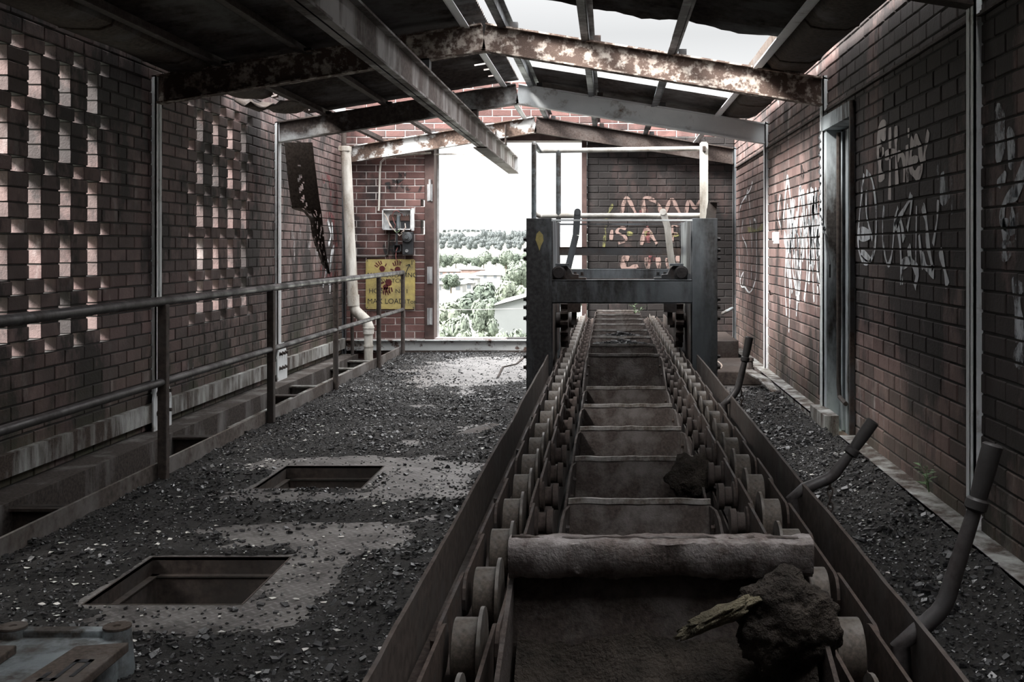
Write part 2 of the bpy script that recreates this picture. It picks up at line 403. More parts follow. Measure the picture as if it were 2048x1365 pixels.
sheet('ceiling_far_right', -.74, 1.20, 36, 10.02, 13.1, keep_far, MAT['roof'], 'short run of corrugated sheeting left over the third frame', 0, .02)
b = MB()                                              # pale strip, turned up to catch sun and brighten the broken edge
for i in range(30):
    x0, x1 = -.72+1.9*i/30, -.72+1.9*(i+1)/30
    j0, j1 = .015*noise.noise((x0*6, 0, 0)), .015*noise.noise((x1*6, 0, 0))
    b.add([(x0, 9.985, zroof(x0)+.10+j0), (x1, 9.985, zroof(x1)+.10+j1), (x1, 10.015, zroof(x1)-.005), (x0, 10.015, zroof(x0)-.005)], [(0, 1, 2, 3)])
struct(b.build('trim_1', MAT['roof_pale'], recalc=False, center=False), 'pale upturned lap strip along the torn roof edge')

# portal frames ------------------------------------------------------------------
PX = [-2.80, -2.21, -1.60, -1.05, -.735, -.14, .474, 1.09]   # purlin lines
def frame(Y, m, lab, left_col=True, mcol=None, gus=(), mr=None, ml=None):
    t = thing('portal_frame', lab, 'steel frame', ((XL+XR)/2, Y, 0), None)
    ap = Vector((XA, Y, 2.806)); dl = .16*(XA-XL); dr = .16*(XR-XA)
    for p, mm in ((Vector((XL+.01, Y, 2.806-dl)), ml or m), (Vector((XR-.01, Y, 2.806-dr)), mr or m)):
        MB().ibeam(p, ap, .2, .10).build('rafter', mm, t)
    for x, sx in ((XL, 1), (XR, -1)):
        z0 = -.15 if sx > 0 else 0
        mc = mcol or m
        c = MB(); x0, x1 = sorted((x-.02*sx, x+.032*sx)); xw = sorted((x+.022*sx, x+.032*sx))
        c.box(xw[0], xw[1], Y-.05, Y+.05, z0, 2.806-dl+.1); c.box(x0, x1, Y-.006, Y+.006, z0, 2.806-dl+.1)
        c.box(x0, x1, Y-.05, Y-.042, z0, 2.806-dl+.1)
        c.build('column', mc, t)
    for x in PX:
        MB().box(x+.03, x+.085, Y-.03, Y+.03, zroof(x)-.085, zroof(x)-.075+.03).build('cleat', MAT['steel_dark'], t)
    for gy in gus:
        g = MB(); zc = .06
        pts = [(XL+.047, Y+a*.16, zc+c) for a, c in ((-.5, -.28), (.5, -.28), (1, -.12), (1, .16), (.5, .30), (-.5, .30), (-1, .16), (-1, -.12))]
        g.prism([(p[0], p[1]*1, p[2]) for p in pts], (.012, 0, 0))
        gp = g.build('gusset_plate', MAT['steel_white'], t)
        for a in (-.09, .0, .09):
            for c in (-.20, -.08, .06, .2):
                if abs(a) < .01 and c in (-.08,): continue
                MB().bolt((XL+.058, Y+a, zc+c), 'x', .014, .03).build('bolt', MAT['rust_dark'], gp)
    return t
frame(4.65, MAT['rust_dark'], 'dark portal frame overhead, showing only its corner above the leaning long lever', mcol=MAT['steel_white'])
frame(7.90, MAT['steel_flaky'], 'rusty flaking portal frame rafter crossing above the side doorway', mcol=MAT['steel_white'], gus=(1,))
frame(10.80, MAT['steel_white'], 'pale grey portal frame behind the rusty one, over the gantry', mcol=MAT['steel_white'], gus=(1,), ml=MAT['shaded_rust'])
ff = frame(13.50, MAT['steel_flaky2'], 'half-flaked white portal frame against the far brick wall', mcol=MAT['steel_blue'], mr=MAT['rust_dark'])
g = MB(); g.box(1.18, 1.50, 13.44, 13.45, .0, .20); gp = g.build('gusset_plate', MAT['steel_blue'], ff)
for x in (1.27, 1.42):
    for z in (.06, .14): MB().bolt((x, 13.44, z), 'y', .018, -.03).build('bolt', MAT['rust_dark'], gp)
# purlins
plab = ['rail-side roof purlin nearest the lattice brick wall', 'second roof purlin in from the lattice brick wall', 'third roof purlin in from the lattice brick wall, beside the hoist beam',
        'purlin just on the railing side of the ridge, at the sheet edge', 'purlin just on the lever side of the ridge, crossing open sky', 'second purlin from the ridge crossing the open sky gap',
        'third purlin from the ridge crossing the open sky gap', 'pale eaves purlin alongside the rotten gutter']
for i, x in enumerate(PX):
    z = zroof(x)-.012; b = MB(); s = 1 if x < XA else -1; y1 = 13.6 if x < XA else 13.6
    b.box(x-.004, x+.004, YB, y1, z-.075, z); b.box(min(x, x+s*.055), max(x, x+s*.055), YB, y1, z-.075, z-.068); b.box(min(x, x-s*.04), max(x, x-s*.04), YB, y1, z-.007, z)
    tag(b.build('roof_purlin', MAT['steel_white'] if i in (3, 7) else MAT['steel_blue'] if i > 3 else MAT['rust_dark']), plab[i], 'purlin', 'roof purlins')
# gutters
def gutter(x0, x1, y0, y1, lab, zb=2.57):
    prof = [(x0, zb+.19), (x0+.01, zb+.06), (x0+.05, zb+.012), (x0+.12, zb), (x1-.10, zb-.005), (x1-.03, zb+.02), (x1, zb+.08), (x1+.005, zb+.12)]
    b = MB(); ny = int((y1-y0)/.25)+1
    for j in range(ny+1):
        y = y0+(y1-y0)*j/ny
        for x, z in prof: b.v.append((x, y, z+.012*noise.noise((x*4, y*1.3, 0))))
    n = len(prof)
    for j in range(ny):
        for i in range(n-1): k = j*n+i; b.f.append((k, k+1, k+n+1, k+n)); b.mi.append(0)
    t = thing('roof_gutter', lab, 'gutter', ((x0+x1)/2, (y0+y1)/2, zb))
    o = b.build('trough', MAT['gutter'], t, smooth=True, recalc=False); so = o.modifiers.new('thick', 'SOLIDIFY'); so.thickness = .006
    y = y0+.5
    while y < y1:
        q = MB(); q.tube([(x, y, z-.006) for x, z in prof], .009, 6); q.build('joint_band', MAT['gutter'], t, smooth=True); y += 1.15
    return t
gutter(1.12, 1.47, YB, 10.78, 'rotten rounded gutter under the eaves above the graffiti wall')
gutter(-3.22, -2.84, YB, 9.35, 'dark sagging gutter along the top of the lattice brick wall')
b = MB()
for j in range(9):
    for i in range(9):
        b.v.append((-3.18+.05*i+.04*noise.noise((i*.6, j*.6, 0)), 9.35+.11*j, 2.55-.06*math.sin(i*.4)*1.0+.07*noise.noise((i*.5, j*.5, 4))+.010*j))
for j in range(8):
    for i in range(8): k = j*9+i; b.f.append((k, k+1, k+10, k+9)); b.mi.append(0)
o = b.build('crumpled_gutter', MAT['gutter'], smooth=True, recalc=False); so = o.modifiers.new('thick', 'SOLIDIFY'); so.thickness = .008
tag(o, 'collapsed crumpled gutter piece in the roof hole above the lattice wall', 'gutter')
# hoist beam
t = thing('hoist_beam', 'long overhead hoist I-beam running out through the far opening', 'steel beam', (-1.32, 8, 2.34))
MAT['beam'] = metal('grey_brown_beam', (.19, .178, .172), (.28, .262, .255), (.080, .062, .056), .42, 2.6, .55, .1, True, .4, .06, 11.)
MB().ibeam((-1.32, YB, 2.455), (-1.32, 15.4, 2.455), .225, .10, .014, .010).build('beam', MAT['beam'], t)
for Y in (4.65, 7.9, 10.8):
    c = MB(); c.box(-1.36, -1.28, Y-.05, Y+.05, 2.567, 2.65); c.build('hanger_cleat', MAT['steel_dark'], t)
c = MB(); c.box(-1.385, -1.375, 13.40, 13.60, 2.40, 2.72); c.box(-1.265, -1.255, 13.40, 13.60, 2.56, 2.80); c.build('hanger_cleat', MAT['rust_dark'], t)
c = MB(); c.box(-1.40, -1.26, 11.4, 15.4, 2.331, 2.341); c.build('wear_plate', MAT['rust_dark'], t)
MB().box(-1.375, -1.265, 15.4, 15.412, 2.35, 2.56).build('end_stop', MAT['steel_white'], t)

# trims: sills along the walls
b = MB(); b.box(XL-.01, XL+.045, YB, 13.44, .065, .19); struct(b.build('trim_2', MAT['sill_white'], center=False), 'peeling white steel channel along the lattice wall above the pit')
b = MB(); b.box(XL, -3.05, YB, 13.4, -.02, .0); b.box(-3.065, -3.05, YB, 13.4, -.16, -.02); b.box(XL, -3.07, YB, 13.4, -.17, -.155)
struct(b.build('trim_3', MAT['ledge'], center=False), 'stained ledge channel inside the pit')
b = MB(); b.box(1.455, 1.475, YB, 6.93, 0, .112); b.box(1.455, XR, YB, 6.93, .10, .115); b.box(1.455, 1.475, 7.92, 12.9, 0, .112); b.box(1.455, XR, 7.92, 12.9, .10, .115)
struct(b.build('trim_4', MAT['sill_white'], center=False), 'pale channel ledge at the foot of the graffiti wall')
b = MB(); b.box(XR-.022, XR+.01, YB, 13.4, 2.265, 2.275); b.box(XR-.008, XR, YB, 13.4, 2.265, 2.29); struct(b.build('trim_5', MAT['rust_dark'], center=False), 'thin steel angle along the graffiti wall at rafter level')
b = MB(); b.box(XL, XR, 13.54, YF+.02, .03, .158); b.box(XL, XR, 13.50, YF+.25, .15, .160); MAT['sill_far'] = metal('peeling_white_far_sill', (.58, .60, .60), (.48, .50, .50), (.10, .066, .055), .16, 5., .7, .0, bump=.5, soft=.03, seed=21.)
struct(b.build('trim_6', MAT['sill_far'], center=False), 'flaking white sill channel across the far opening')
b = MB(); b.box(-2.5, -.45, 13.53, YF, 0, .03); struct(b.build('trim_7', MAT['rust_dark'], center=False))
# the far opening's frame
b = MB(); b.box(OX0, -2.155, YF-.03, YF+.23, OZ0, OZ1); b.box(OX1-.06, OX1, YF-.03, YF+.23, OZ0, OZ1); b.box(OX0, OX1, YF-.02, YF+.24, OZ1-.03, OZ1+.12)
fr = struct(b.build('door_1', MAT['timber'], center=False), 'tall open loading doorway in the far brick wall')
b = MB(); b.box(-2.165, -2.13, YF+.20, YF+.22, OZ0, OZ1); b.build('edge_strip', MAT['white_box'], fr)
for z in (1.88, .86, .35):
    h = MB(); h.lathe([(0, .016), (.26 if z > 1.5 else .2, .016)], (-2.205, YF-.035, z), 'z', 10); h.box(-2.24, -2.175, YF-.036, YF-.028, z-.01, z+.2); h.build('hinge', MAT['chrome'], fr)
# side doorway
b = MB()
b.box(XR-.02, XR+.085, DY1-.03, DY1+.06, 0, DZ+.09); b.box(XR-.02, XR+.26, DY0-.06, DY0+.02, 0, DZ+.09); b.box(XR-.02, XR+.26, DY0, DY1, DZ, DZ+.09)
b.box(XR-.035, XR-.015, DY0-.05, DY1+.1, DZ+.0, DZ+.10)
MAT['door_pale'] = metal('weathered_pale_door_frame', (.30, .34, .36), (.44, .48, .50), (.055, .050, .047), .30, 3.5, .55, .05, True, .3, .07, 6.)
fr2 = struct(b.build('door_2', MAT['door_pale'], center=False), 'narrow side doorway in the graffiti wall with steel frame')
b = MB(); b.box(XR+.10, XR+.13, DY0-.02, DY1+.06, .0, DZ+.02); lf = b.build('door_leaf', MAT['steel_blue'], fr2)
for k in range(4): MB().box(XR+.075, XR+.10, DY0+.10+k*.19, DY0+.19+k*.19, .02, DZ-.02).build('rib', MAT['door_pale'], lf)
b = MB(); b.box(XR-.035, XR-.005, DY0-.075, DY0-.045, 0, DZ+.10); b.build('casing', MAT['steel_dark'], fr2)
b = MB(); b.box(XR-.105, XR-.01, 7.40, DY1+.14, 0, .165); b.build('door_block', MAT['sill_white'], fr2)
b = MB(); b.tube([(XR+.045, DY1-.13, 2.1), (XR+.045, DY1-.13, .34), (XR+.045, DY1-.16, .26), (XR+.045, DY1-.36, .24)], .016, 8)
tag(b.build('conduit', MAT['rust_plate'], smooth=True), 'thin rusty conduit dropping inside the side doorway and bending at its foot', 'pipe')

# ------------------------------------------------------------------ railing, pit, hatches
RX = -2.46
t = thing('guard_rail', 'tubular steel guard rail along the pit edge', 'railing', (RX, 8, 0))
MB().tube([(RX, YB, 1.00), (RX, 4.0, 1.0), (RX, 9, 1.005), (RX, 13.16, 1.0)], .026, 12).build('top_rail', MAT['pipe_dark'], t, smooth=True)
MB().tube([(RX, YB, .556), (RX, 6, .556), (RX, 13.14, .556)], .021, 12).build('mid_rail', MAT['pipe_dark'], t, smooth=True)
for Y in (2.2, 4.15, 6.08, 8.02, 9.92, 11.78, 13.16):
    p = MB(); p.bar((RX, Y, -.05), (RX, Y, .985), .05, .05, (0, 1, 0)) if Y < 9 else p.tube([(RX, Y, -.05), (RX, Y, .985)], .024, 10)
    p.build('post', MAT['rust_plate'], t, smooth=Y > 9, bevel=.006 if Y < 9 else 0)
MAT['kerb'] = metal('scuffed_grey_brown_plate', (.15, .138, .132), (.21, .195, .185), (.085, .07, .062), .35, 2.5, .55, .15, bump=.25, seed=13.)
b = MB(); b.box(-2.508, -2.492, YB, 13.2, -.1, .105)
tag(b.build('toe_board', MAT['kerb']), 'flat steel toe board at the foot of the guard rail', 'edge plate')
for i, Y in enumerate((3.55, 5.64, 7.74, 9.90, 10.56, 12.1, 12.9)):
    b = MB(); b.box(-3.06, FX0-.03, Y-.05, Y+.05, -.045, -.03); b.box(-3.06, FX0-.03, Y-.006, Y+.006, -.25, -.03); b.box(-3.06, FX0-.03, Y-.05, Y+.05, -.26, -.25)
    tag(b.build('pit_joist', MAT['rust_plate'] if i < 4 else MAT['sill_white']), ['joist across the pit at the bottom corner of the view', 'joist across the pit before the first rail post in view', 'joist across the pit just behind the thick square rail post', 'rust brown joist across the pit below the gusset plate',
        'joist across the pit behind the brown one below the gusset plate', 'pale joist across the pit before the drainpipe foot', 'pale joist across the pit beside the drainpipe foot'][i], 'joist', 'joists across the pit')
b = MB(); b.box(-2.85, -2.80, 8.2, 13.3, -.06, -.045); b.box(-2.815, -2.80, 8.2, 13.3, -.2, -.06); tag(b.build('pit_rail', MAT['sill_white']), 'pale steel rail running lengthwise inside the pit', 'steel rail')
hl = ['open square floor hatch, the one farther from the metal box lid', 'open square floor hatch next to the metal box lid']
for (y0, y1), lab in zip(HATCH, (hl[1], hl[0])):
    t = thing('floor_hatch', lab, 'hatch', ((HX0+HX1)/2, (y0+y1)/2, -.6))
    b = MB(); w = .006
    for d, z0, z1 in ((0, -.075, .002),):
        b.box(HX0-w, HX0, y0-w, y1+w, z0, z1); b.box(HX1, HX1+w, y0-w, y1+w, z0, z1); b.box(HX0, HX1, y0-w, y0, z0, z1); b.box(HX0, HX1, y1, y1+w, z0, z1)
    k = .03
    b.box(HX0, HX0+k, y0, y1, -.075, -.07); b.box(HX0, HX1, y1-k, y1, -.075, -.07); b.box(HX1-k, HX1, y0, y1, -.075, -.07); b.box(HX0, HX1, y0, y0+k, -.075, -.07)
    b.build('frame', MAT['rust_plate'], t)
    b = MB(); e = .02; g = .10
    top = [(HX0+e, y0+e, -.08), (HX1-e, y0+e, -.08), (HX1-e, y1-e, -.08), (HX0+e, y1-e, -.08)]
    bot = [(HX0+g, y0+g, -.62), (HX1-g, y0+g, -.62), (HX1-g, y1-e-.03, -.62), (HX0+g, y1-e-.03, -.62)]
    b.add(top+bot, [(0, 1, 5, 4), (1, 2, 6, 5), (2, 3, 7, 6), (3, 0, 4, 7), (4, 5, 6, 7)])
    o = b.build('chute', MAT['rust_plate'], t, recalc=False); so = o.modifiers.new('thick', 'SOLIDIFY'); so.thickness = .008

# the coal spilt over the floor
BARE = [(-1.55, 6.62, .55, .20, .07), (-1.62, 5.72, .42, .14, .05), (-1.12, 6.15, .14, .45, .045), (-1.22, 4.95, .34, .30, .06), (-1.62, 5.02, .30, .18, .03), (-1.50, 3.82, .30, .16, .05), (-1.18, 4.25, .13, .42, .055), (-1.28, 11.7, .60, 1.2, .10), (-1.0, 7.9, .22, .25, .03), (-.86, 6.1, .13, .55, .032)]
def hbed(x, y):
    h = .017+.018*noise.noise((x*1.1, y*1.1, 3))+.014*noise.noise((x*3.5, y*3.5, 1))+.009*noise.noise((x*11, y*11, 2))+.008*noise.noise((x*31, y*31, 7))
    if x < 0:
        for cx, cy, rx, ry, s in BARE:
            q = ((x-cx)/rx)**2+((y-cy)/ry)**2
            if q < 6: h -= s*math.exp(-q*1.1)
        h += .03*max(0, 1-(-.46-x)/.2)
        for y0, y1 in HATCH:
            dx = max(HX0-x, x-HX1, 0); dy = max(y0-y, y-y1, 0); d = math.hypot(dx, dy)
            if d < .05: h -= (.05-d)*.7
        if 2.2 < y < 3.5 and -1.95 < x < -1.35: h = min(h, .012)
    else:
        h += .012
        h += .07*max(0, 1-(1.45-x)/.25)*(1 if y < 7 else .6)
        if y > 9.3: h -= .04*min(1, (y-9.3)/.8)
    return h
def coal_bed(name, x0, x1, y0, y1, label, n, smax):
    st = .035; nx, ny = int((x1-x0)/st), int((y1-y0)/st); b = MB(); H = np.zeros((ny+1, nx+1))
    for j in range(ny+1):
        for i in range(nx+1):
            x, y = x0+(x1-x0)*i/nx, y0+(y1-y0)*j/ny; h = hbed(x, y); H[j, i] = h; b.v.append((x, y, h))
    inh = lambda x, y: any(a-.02 < y < c+.02 and HX0-.02 < x < HX1+.02 for a, c in HATCH)
    for j in range(ny):
        for i in range(nx):
            if H[j:j+2, i:i+2].max() < -.004: continue
            x, y = x0+(x1-x0)*(i+.5)/nx, y0+(y1-y0)*(j+.5)/ny
            if inh(x, y): continue
            k = j*(nx+1)+i; b.f.append((k, k+1, k+nx+2, k+nx+1)); b.mi.append(0)
    # loose lumps
    cube = np.array([(-1, -1, -1), (1, -1, -1), (1, 1, -1), (-1, 1, -1), (-1, -1, 1), (1, -1, 1), (1, 1, 1), (-1, 1, 1)], float)*.58
    fc = [(0, 3, 2, 1), (4, 5, 6, 7), (0, 1, 5, 4), (1, 2, 6, 5), (2, 3, 7, 6), (3, 0, 4, 7)]
    V = []; FS = []; m = 0
    while m < n:
        y = y0+(y1-y0)*rng.random()**1.25; x = x0+(x1-x0)*rng.random()
        if inh(x, y): continue
        h = hbed(x, y)
        if h < .002 and rng.random() > .10+max(0, (h+.035)*12): continue
        s = min(smax, .0055*(1+rng.pareto(2.6)))
        if noise.noise((x*2.3, y*2.3, 9)) < -.05: s = min(s, .007)
        c = cube*(.7+.6*rng.random((8, 3)))*s*np.array((1.2, 1.0, .55))
        a, t1, t2 = rng.random()*6.28, rng.normal(0, .35), rng.normal(0, .35)
        M = np.array(Matrix.Rotation(a, 3, 'Z') @ Matrix.Rotation(t1, 3, 'X') @ Matrix.Rotation(t2, 3, 'Y'))
        c = c@M.T+np.array((x, y, max(h, 0)+s*.25))
        k = len(b.v)
        b.v += [tuple(q) for q in c]; b.f += [tuple(i+k for i in f) for f in fc]; b.mi += [1]*6; m += 1
    return stuff(b.build(name, [MAT['dust'], MAT['coal']], recalc=False), label, 'coal')
coal_bed('coal_rubble', -2.49, -.45, 1.4, 13.5, 'black coal fines and small lumps spilt over the hatch floor', 32000, .017)
coal_bed('coal_rubble', .66, 1.455, 1.4, 10.2, 'black coal lumps spilt along the lever walkway', 17000, .021)
b = MB()                                              # fallen paint flakes, many added as painted glints on the coal
for k in range(950):
    if k < 760: x, y = random.uniform(-2.4, -.6), 2.4+8*random.random()**1.6
    else: x, y = random.uniform(.75, 1.4), random.uniform(1.8, 7)
    if k % 3 == 0: x = -2.35+.5*random.random()
    if any(a-.03 < y < c+.03 and HX0-.03 < x < HX1+.03 for a, c in HATCH) or (2.3 < y < 3.4 and x < -1.3): continue
    z = max(hbed(x, y), 0)+.006; s = random.choice((.003, .0035, .004, .005, .006, .011)); a0 = random.random()*6
    pts = [(x+s*random.uniform(.6, 1.2)*math.cos(a0+i*1.256)*1.3, y+s*random.uniform(.6, 1.2)*math.sin(a0+i*1.256), z+random.uniform(-.3, .3)*s) for i in range(5)]
    b.prism(pts, (0, 0, .0015))
stuff(b.build('flakes_and_glints', MAT['flake']), 'tiny white paint flakes and glint specks scattered on the coal', 'paint flakes')

# box lid in the bottom corner
t = thing('metal_box', 'scuffed zinc box with round bosses and a brown lid plate, low beside the floor hatch', 'metal box', (-1.72, 2.75, 0))
b = MB(); b.box(-1.86, -1.455, 2.3, 3.34, .10, .125); b.box(-1.86, -1.455, 3.31, 3.355, .0, .145); b.box(-1.50, -1.455, 2.3, 3.34, .0, .10); b.build('body', MAT['zinc'], t, bevel=.006)
for x in (-1.80, -1.485):
    b = MB(); b.lathe([(0, .052), (.148, .040), (.15, .036)], (x, 3.325, .0), 'z', 20); bs = b.build('boss', MAT['zinc'], t, smooth=True)
    b = MB(); b.lathe([(0, .041), (.006, .041), (.006, .012), (.001, .010)], (x, 3.325, .150), 'z', 20); b.build('cap', MAT['brown_lid'], bs, smooth=True)
b = MB(); b.prism([(-1.60, 2.3, .127), (-1.395, 2.3, .127), (-1.39, 3.19, .127), (-1.53, 3.16, .127)], (0, 0, .028)); ld = b.build('lid', MAT['brown_lid'], t, bevel=.004)
b = MB(); lx = -1.475
b.box(lx, lx+.05, 3.03, 3.05, .1555, .157); b.box(lx, lx+.012, 2.90, 3.05, .1555, .157); b.box(lx+.038, lx+.05, 2.93, 3.05, .1555, .157); b.box(lx-.035, lx+.012, 2.90, 2.918, .1555, .157); b.box(lx-.035, lx-.022, 2.90, 2.96, .1555, .157)
b.build('lettering', MAT['black_box'], ld)
b = MB(); b.box(-1.87, -1.71, 2.3, 3.18, .125, .150); b.build('lid', MAT['brown_lid'], t, bevel=.004)

# ------------------------------------------------------------------ conveyor
CX = .104; TL, TR, TZ = -.436, .644, .515
t = thing('conveyor_trough', 'long steel trough holding the bucket conveyor', 'conveyor trough', (CX, 7, 0))
for x, sg in ((TL, -1), (TR, 1)):
    b = MB(); n = 150; th = .010
    for j in range(n+1):
        y = .9+(12.95-.9)*j/n; wz = TZ+.006*noise.noise((y*1.7, sg*4., 0))+.003*noise.noise((y*6, sg*9., 0)); wx = x+.007*noise.noise((y*.9, sg*7., 2))
        for dx, z in ((0, -.0), (0, wz), (th*sg, wz), (th*sg, -.0)): b.v.append((wx+dx, y, z))
    for j in range(n):
        for i in range(4): k = j*4+i; b.f.append((k, j*4+(i+1) % 4, (j+1)*4+(i+1) % 4, k+4)); b.mi.append(0)
    b.f += [(0, 1, 2, 3), (n*4, n*4+3, n*4+2, n*4+1)]; b.mi += [0, 0]
    b.build('side_plate', MAT['rust_plate'], t)
    b = MB(); xa, xb = sorted((x-sg*.002, CX+sg*.30)); b.box(xa, xb, .9, 12.95, .345, .361); b.box(min(xb, xb) - .0 if False else CX+sg*.30-.006, CX+sg*.30+.006, .9, 12.95, .26, .361)
    gr = b.build('track', MAT['rust_dark'], t)
    for k in range(24):
        y = 1.55+k*.465
        b = MB(); b.bolt((CX+sg*.492, y, .361), 'z', .016, .055); b.build('bolt', MAT['steel_dark'], gr)
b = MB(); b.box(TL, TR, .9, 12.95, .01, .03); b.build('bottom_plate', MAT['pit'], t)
b = MB(); b.box(TL, TR, 12.94, 12.95, .03, .42); b.build('end_plate', MAT['rust_dark'], t)
PIT = .372
NP = 32
def chain(sg, lab):
    t = thing('conveyor_chain', lab, 'chain', (CX+sg*.406, 7, .366), None)
    xr = CX+sg*.406; proto = None
    for k in range(NP):
        y = 1.235+PIT*k
        if proto is None:
            b = MB(); a = sg
            b.lathe([(.028*a, .066), (.026*a, .070), (-.020*a, .070), (-.026*a, .073), (-.028*a, .092), (-.036*a, .092), (-.036*a, .03)], (xr, y, .436), 'x', 28)
            proto = b.build('roller', MAT['roller'], t, smooth=True)
        else:
            o = proto.copy(); o.location = (0, PIT*k, 0); COL.objects.link(o)
    for side in (1, -1):
        p2 = {}
        for k in range(NP-1):
            y = 1.235+PIT*k; par = k % 2; xo = xr+sg*side*(.050 if side > 0 else .058)+sg*side*par*.009
            if par not in p2:
                b = MB(); pts = []
                for yy, zz, q in ((y, .436, -1), (y+PIT, .436, 1)):
                    for a in range(7):
                        an = q*math.pi/2-q*math.pi*a/6 if False else (math.pi/2+math.pi*a/6 if q < 0 else -math.pi/2+math.pi*a/6)
                        pts.append((xo-.004, yy+.05*math.cos(an), zz+.052*math.sin(an)+.006))
                b.prism(pts, (.008, 0, 0)); p2[par] = (b.build('link_plate', MAT['steel_dark'], t), k)
            else:
                o = p2[par][0].copy(); o.location = (0, PIT*(k-p2[par][1]), 0); COL.objects.link(o)
    bp = None
    for k in range(NP):
        y = 1.235+PIT*k
        if bp is None:
            b = MB(); a = -sg
            b.lathe([(.064*a, .052), (.078*a, .052), (.082*a, .034), (.105*a, .034), (.109*a, .046), (.128*a, .046)], (xr, y, .43), 'x', 16)
            bp = b.build('bushing', MAT['rust_dark'], t, smooth=True)
        else:
            o = bp.copy(); o.location = (0, PIT*k, 0); COL.objects.link(o)
    return t
chain(-1, 'roller chain on the railing side of the buckets')
chain(1, 'roller chain on the lever side of the buckets')
def bucket(y, zl, lab, wb=.235, wf=.272, deep=.30, long=.40, big=False, sd=0):
    t = thing('conveyor_bucket', lab, 'bucket', (CX, y, zl-deep), 'conveyor buckets')
    nz = lambda x, z, a=.006: a*noise.noise((x*9+sd*5, z*9, sd*3.3))
    # back plate with a thick worn lip
    prof = [(0, 0), (.010, -.004), (.002, -.03), (-.02, -.10), (-.05, -.19), (-.09, deep*-.85), (-.16, -deep), (-.26, -deep+.01), (-.34, -deep+.07), (-long, -deep+.15)] if not big else \
           [(0, 0), (.0, -.004), (.035, -.02), (.035, -.055), (.03, -.075), (.01, -.16), (-.02, -.27), (-.10, -.36), (-.22, -.40), (-.34, -.36), (-long, -.26)]
    nx = 26; b = MB()
    for j, (dy, dz) in enumerate(prof):
        f = j/(len(prof)-1); w = wb+(wf-wb)*f
        for i in range(nx+1):
            x = CX-w+2*w*i/nx
            q = .005*noise.noise((x*14+sd, sd*1.7, j*.4))+.003*noise.noise((x*40, sd, j))
            b.v.append((x, y+dy+q*.7, zl+dz+(q if j < 2 else q*.5)))
    for j in range(len(prof)-1):
        for i in range(nx): k = j*(nx+1)+i; b.f.append((k, k+1, k+nx+2, k+nx+1)); b.mi.append(0)
    o = b.build('back_plate', MAT['bucket'], t, smooth=True, recalc=False); so = o.modifiers.new('thick', 'SOLIDIFY'); so.thickness = .012; so.offset = -1
    for s in (-1, 1):
        b = MB()
        if big: pr = [(.02, -.085), (-.04, -.10), (-.30, -.22), (-long-.02, -.27), (-.34, -.38), (-.22, -.42), (-.10, -.38), (-.02, -.28)]
        else: pr = [(-.012, -.018), (-.10, -.012), (-.15, -.028), (-long, -deep+.13), (-.33, -deep+.05), (-.26, -deep), (-.15, -deep), (-.09, -deep*.85), (-.05, -.19)]
        pts = []
        for dy, dz in pr:
            w = wb-.004+(wf-wb)*min(1, -dy/.3) if dy < 0 else wb-.004
            pts.append((CX+s*w, y+dy, zl+dz))
        b.prism(pts, (s*.009, 0, 0))
        sp = b.build('side_plate', MAT['bucket'], t)
        if not big:
            for dy, dz in ((-.10, -.07), (-.17, -.12)):
                b = MB(); b.bolt((CX+s*(wb-.004+(wf-wb)*-dy/.3), y+dy, zl+dz), 'x', .010, -s*.012); b.build('bolt', MAT['steel_dark'], sp)
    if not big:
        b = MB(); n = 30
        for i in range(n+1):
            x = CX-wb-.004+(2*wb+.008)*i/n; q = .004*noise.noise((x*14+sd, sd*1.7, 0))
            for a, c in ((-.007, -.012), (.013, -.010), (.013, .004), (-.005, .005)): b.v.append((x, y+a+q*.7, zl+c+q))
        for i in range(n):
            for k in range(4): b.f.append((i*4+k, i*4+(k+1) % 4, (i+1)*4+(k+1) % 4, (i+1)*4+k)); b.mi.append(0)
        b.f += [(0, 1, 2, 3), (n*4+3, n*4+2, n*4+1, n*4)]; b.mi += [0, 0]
        b.build('lip', MAT['lit_worn_edge'], t)
    if big:                                             # the rolled lip bar
        b = MB(); n = 48; m = 16
        for i in range(n+1):
            x = CX-wb-.005+(2*wb+.01)*i/n
            for k in range(m):
                a = 2*math.pi*k/m; ca, sa = math.cos(a), math.sin(a)
                py, pz = math.copysign(abs(ca)**.42, ca)*.033, math.copysign(abs(sa)**.42, sa)*.039
                if pz < 0 and py < 0: py += .012*(-pz/.04)
                q = .005*noise.noise((x*12, k*.5, 1.))+.0035*noise.noise((x*45, k*1.3, 5.))
                b.v.append((x, y-.005+py+q, zl-.040+pz+q))
        for i in range(n):
            for k in range(m): b.f.append((i*m+k, i*m+(k+1) % m, (i+1)*m+(k+1) % m, (i+1)*m+k)); b.mi.append(0)
        b.f += [tuple(range(m)), tuple(range(n*m+m-1, n*m-1, -1))]; b.mi += [0, 0]
        b.build('lip', MAT['lip_cast'], t, smooth=True)
    return t
B0, BP = 3.70, .744
blab = ['second bucket of the row, right behind the big upturned one', 'bucket with a lump of dried dirt caked in its corner', 'fourth bucket of the row from the big upturned one', 'fifth bucket of the row from the big upturned one',
        'sixth bucket of the row, just before the deep dark one', 'deep dark bucket standing higher, just before the gantry legs', 'bucket right behind the deep dark one, between the gantry legs', 'bucket under the gantry heaped with black coal',
        'bucket under the gantry beam with pale lit coal pieces', 'sunlit brown bucket just past the coal-filled ones', 'sunlit brown bucket second past the coal-filled ones', 'next to last bucket towards the far wall', 'last small bucket in front of the far wall, beside the weed']
for i in range(13):
    y = B0+BP*i
    bucket(y, .45 if i < 5 else .578, blab[i], deep=.30 if i < 5 else .36, sd=i+1)
bucket(2.956, .45, 'bucket mostly hidden right behind the big upturned one', sd=40)
